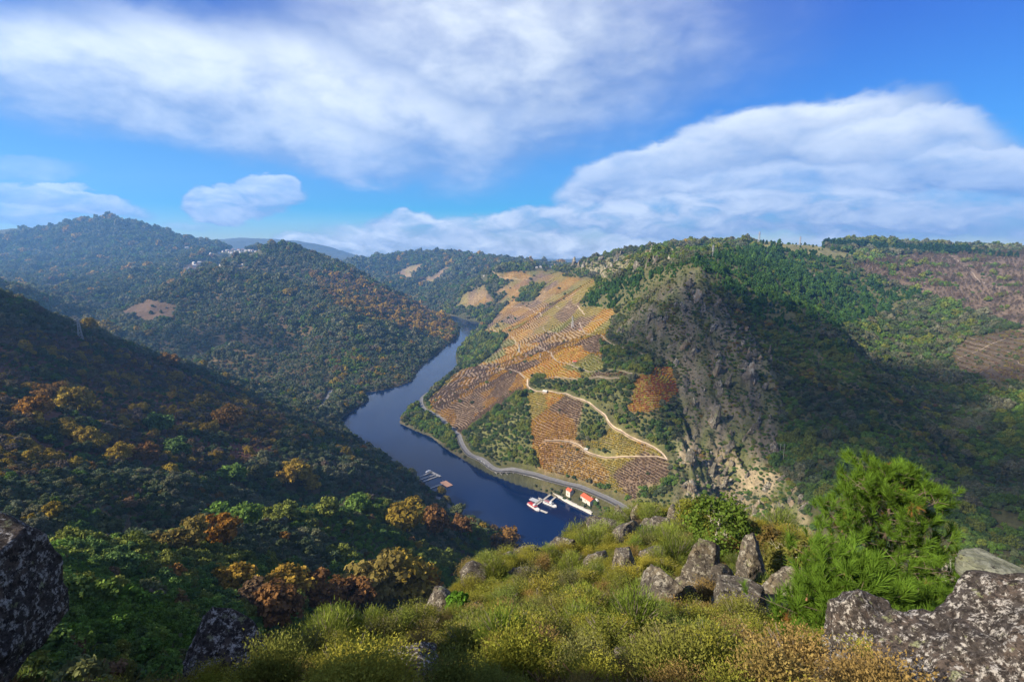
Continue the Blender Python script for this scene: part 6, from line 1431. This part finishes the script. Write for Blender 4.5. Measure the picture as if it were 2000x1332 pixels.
# skyline pines
items = []
for i, u in enumerate(list(np.linspace(1610, 1730, 34)) + list(np.linspace(1745, 1890, 40)) + [1905, 1912, 1918, 1926, 1933, 1941, 1950, 1958, 1972, 1985, 1490, 1497, 1468, 1462, 1395, 1388, 1402, 1410, 1420, 1380, 1372]):
    x, y, z = None, None, None
    v = np.interp(u, [1380, 1480, 1560, 1620, 1700, 1790, 1880, 1950, 2000], [489, 474, 478, 480, 484, 491, 493, 499, 502]) + 3; x, y, z = pick(u, v, 1100); D = math.hypot(x, y); S = (5.5 if u > 1600 and u < 1895 else 4.0) / 1000 * D * rng.uniform(.8, 1.2)
    o = bpy.data.objects.new('pine_tree', None); C.objects.link(o); o.location = (x, y, z); o.scale = (S * .8, S * .8, S * 1.15); o.rotation_euler = (0, 0, rng.rand() * 6); o['category'] = 'tree'; o['group'] = 'pines along the right skyline'
    obj('trunk', TRUNK['pine_tree'], o); cr = obj('crown', PROTO['pine_tree'][i % 3][1], o); cr.color = (*jit((0.026, 0.062, 0.026)), 1)
    items.append((o, 'dark pine in the skyline row ' + ('of the left plantation' if 1600 < u < 1735 else 'of the right plantation' if 1735 < u < 1895 else 'at the right edge' if u > 1895 else 'above the pine slope'), u, v))
settle_labels(items)

# ---------------------------------------------------------------- unseen clouds left of and behind the lens, placed to shade chosen slopes
def cloud_mat():
    m, N, L, o = mat('cloud vapour'); v = N.new('ShaderNodeVolumePrincipled'); v.inputs['Color'].default_value = (1, 1, 1, 1); v.inputs['Density'].default_value = 0.0095; v.inputs['Anisotropy'].default_value = 0.4; L.new(v.outputs[0], o.inputs['Volume']); return m
CLOUD = cloud_mat()
def cloud(targets, rx, ry, alt, label, seed, rz=0.0):
    T = np.mean([np.array(pick(*t, 100)) for t in targets], axis=0); k = (alt - T[2]) / SUN.z; c = T + np.array(SUN) * k
    V, F = ICO[5]; V = V.copy(); n = 0.5 * fbm(V[:, 0] * 1.7 + seed, V[:, 1] * 1.7 + V[:, 2], 4) + 0.3 * fbm(V[:, 2] * 2.6 + seed, V[:, 0] * 2.6 - V[:, 1], 4)
    V = V * (1 + n)[:, None] * np.array([rx, ry, min(rx, ry) * .42]); V[:, 2] = np.where(V[:, 2] < 0, V[:, 2] * .45, V[:, 2])
    tag(obj('cloud', mesh_from('cloud', V, F, [CLOUD], True), None, c, (0, 0, rz)), label, None, None, 'stuff')
cloud([(1420, 640), (1600, 760), (1500, 640)], 330, 190, 1300, 'unseen cumulus cloud placed to shade the right mountain', 1, .25)
cloud([(20, 690), (120, 720)], 150, 130, 1250, 'unseen cumulus cloud placed to shade the top of the left slope', 2)
cloud([(500, 670), (430, 680)], 170, 110, 1500, 'small unseen cumulus cloud placed to shade the left hill', 3)
cloud([(1800, 950), (1900, 900)], 190, 190, 1250, 'unseen cumulus cloud placed to shade the right ravine', 4)

# ---------------------------------------------------------------- the air
def haze():
    m, N, L, o = mat('valley haze'); v = N.new('ShaderNodeVolumePrincipled'); v.inputs['Color'].default_value = (0.22, 0.50, 1.0, 1); v.inputs['Density'].default_value = 0.000085; v.inputs['Anisotropy'].default_value = 0.2; L.new(v.outputs[0], o.inputs['Volume'])
    z0 = float(GZ.min()) - 1.5; z1 = max(float(GZ.max()), 300.0) + 28; tag(MB().box((0, 0, (z0 + z1) / 2), (24600, 24600, z1 - z0)).build('haze', m), 'thin blue autumn haze filling the valley', None, None, 'stuff')
haze()
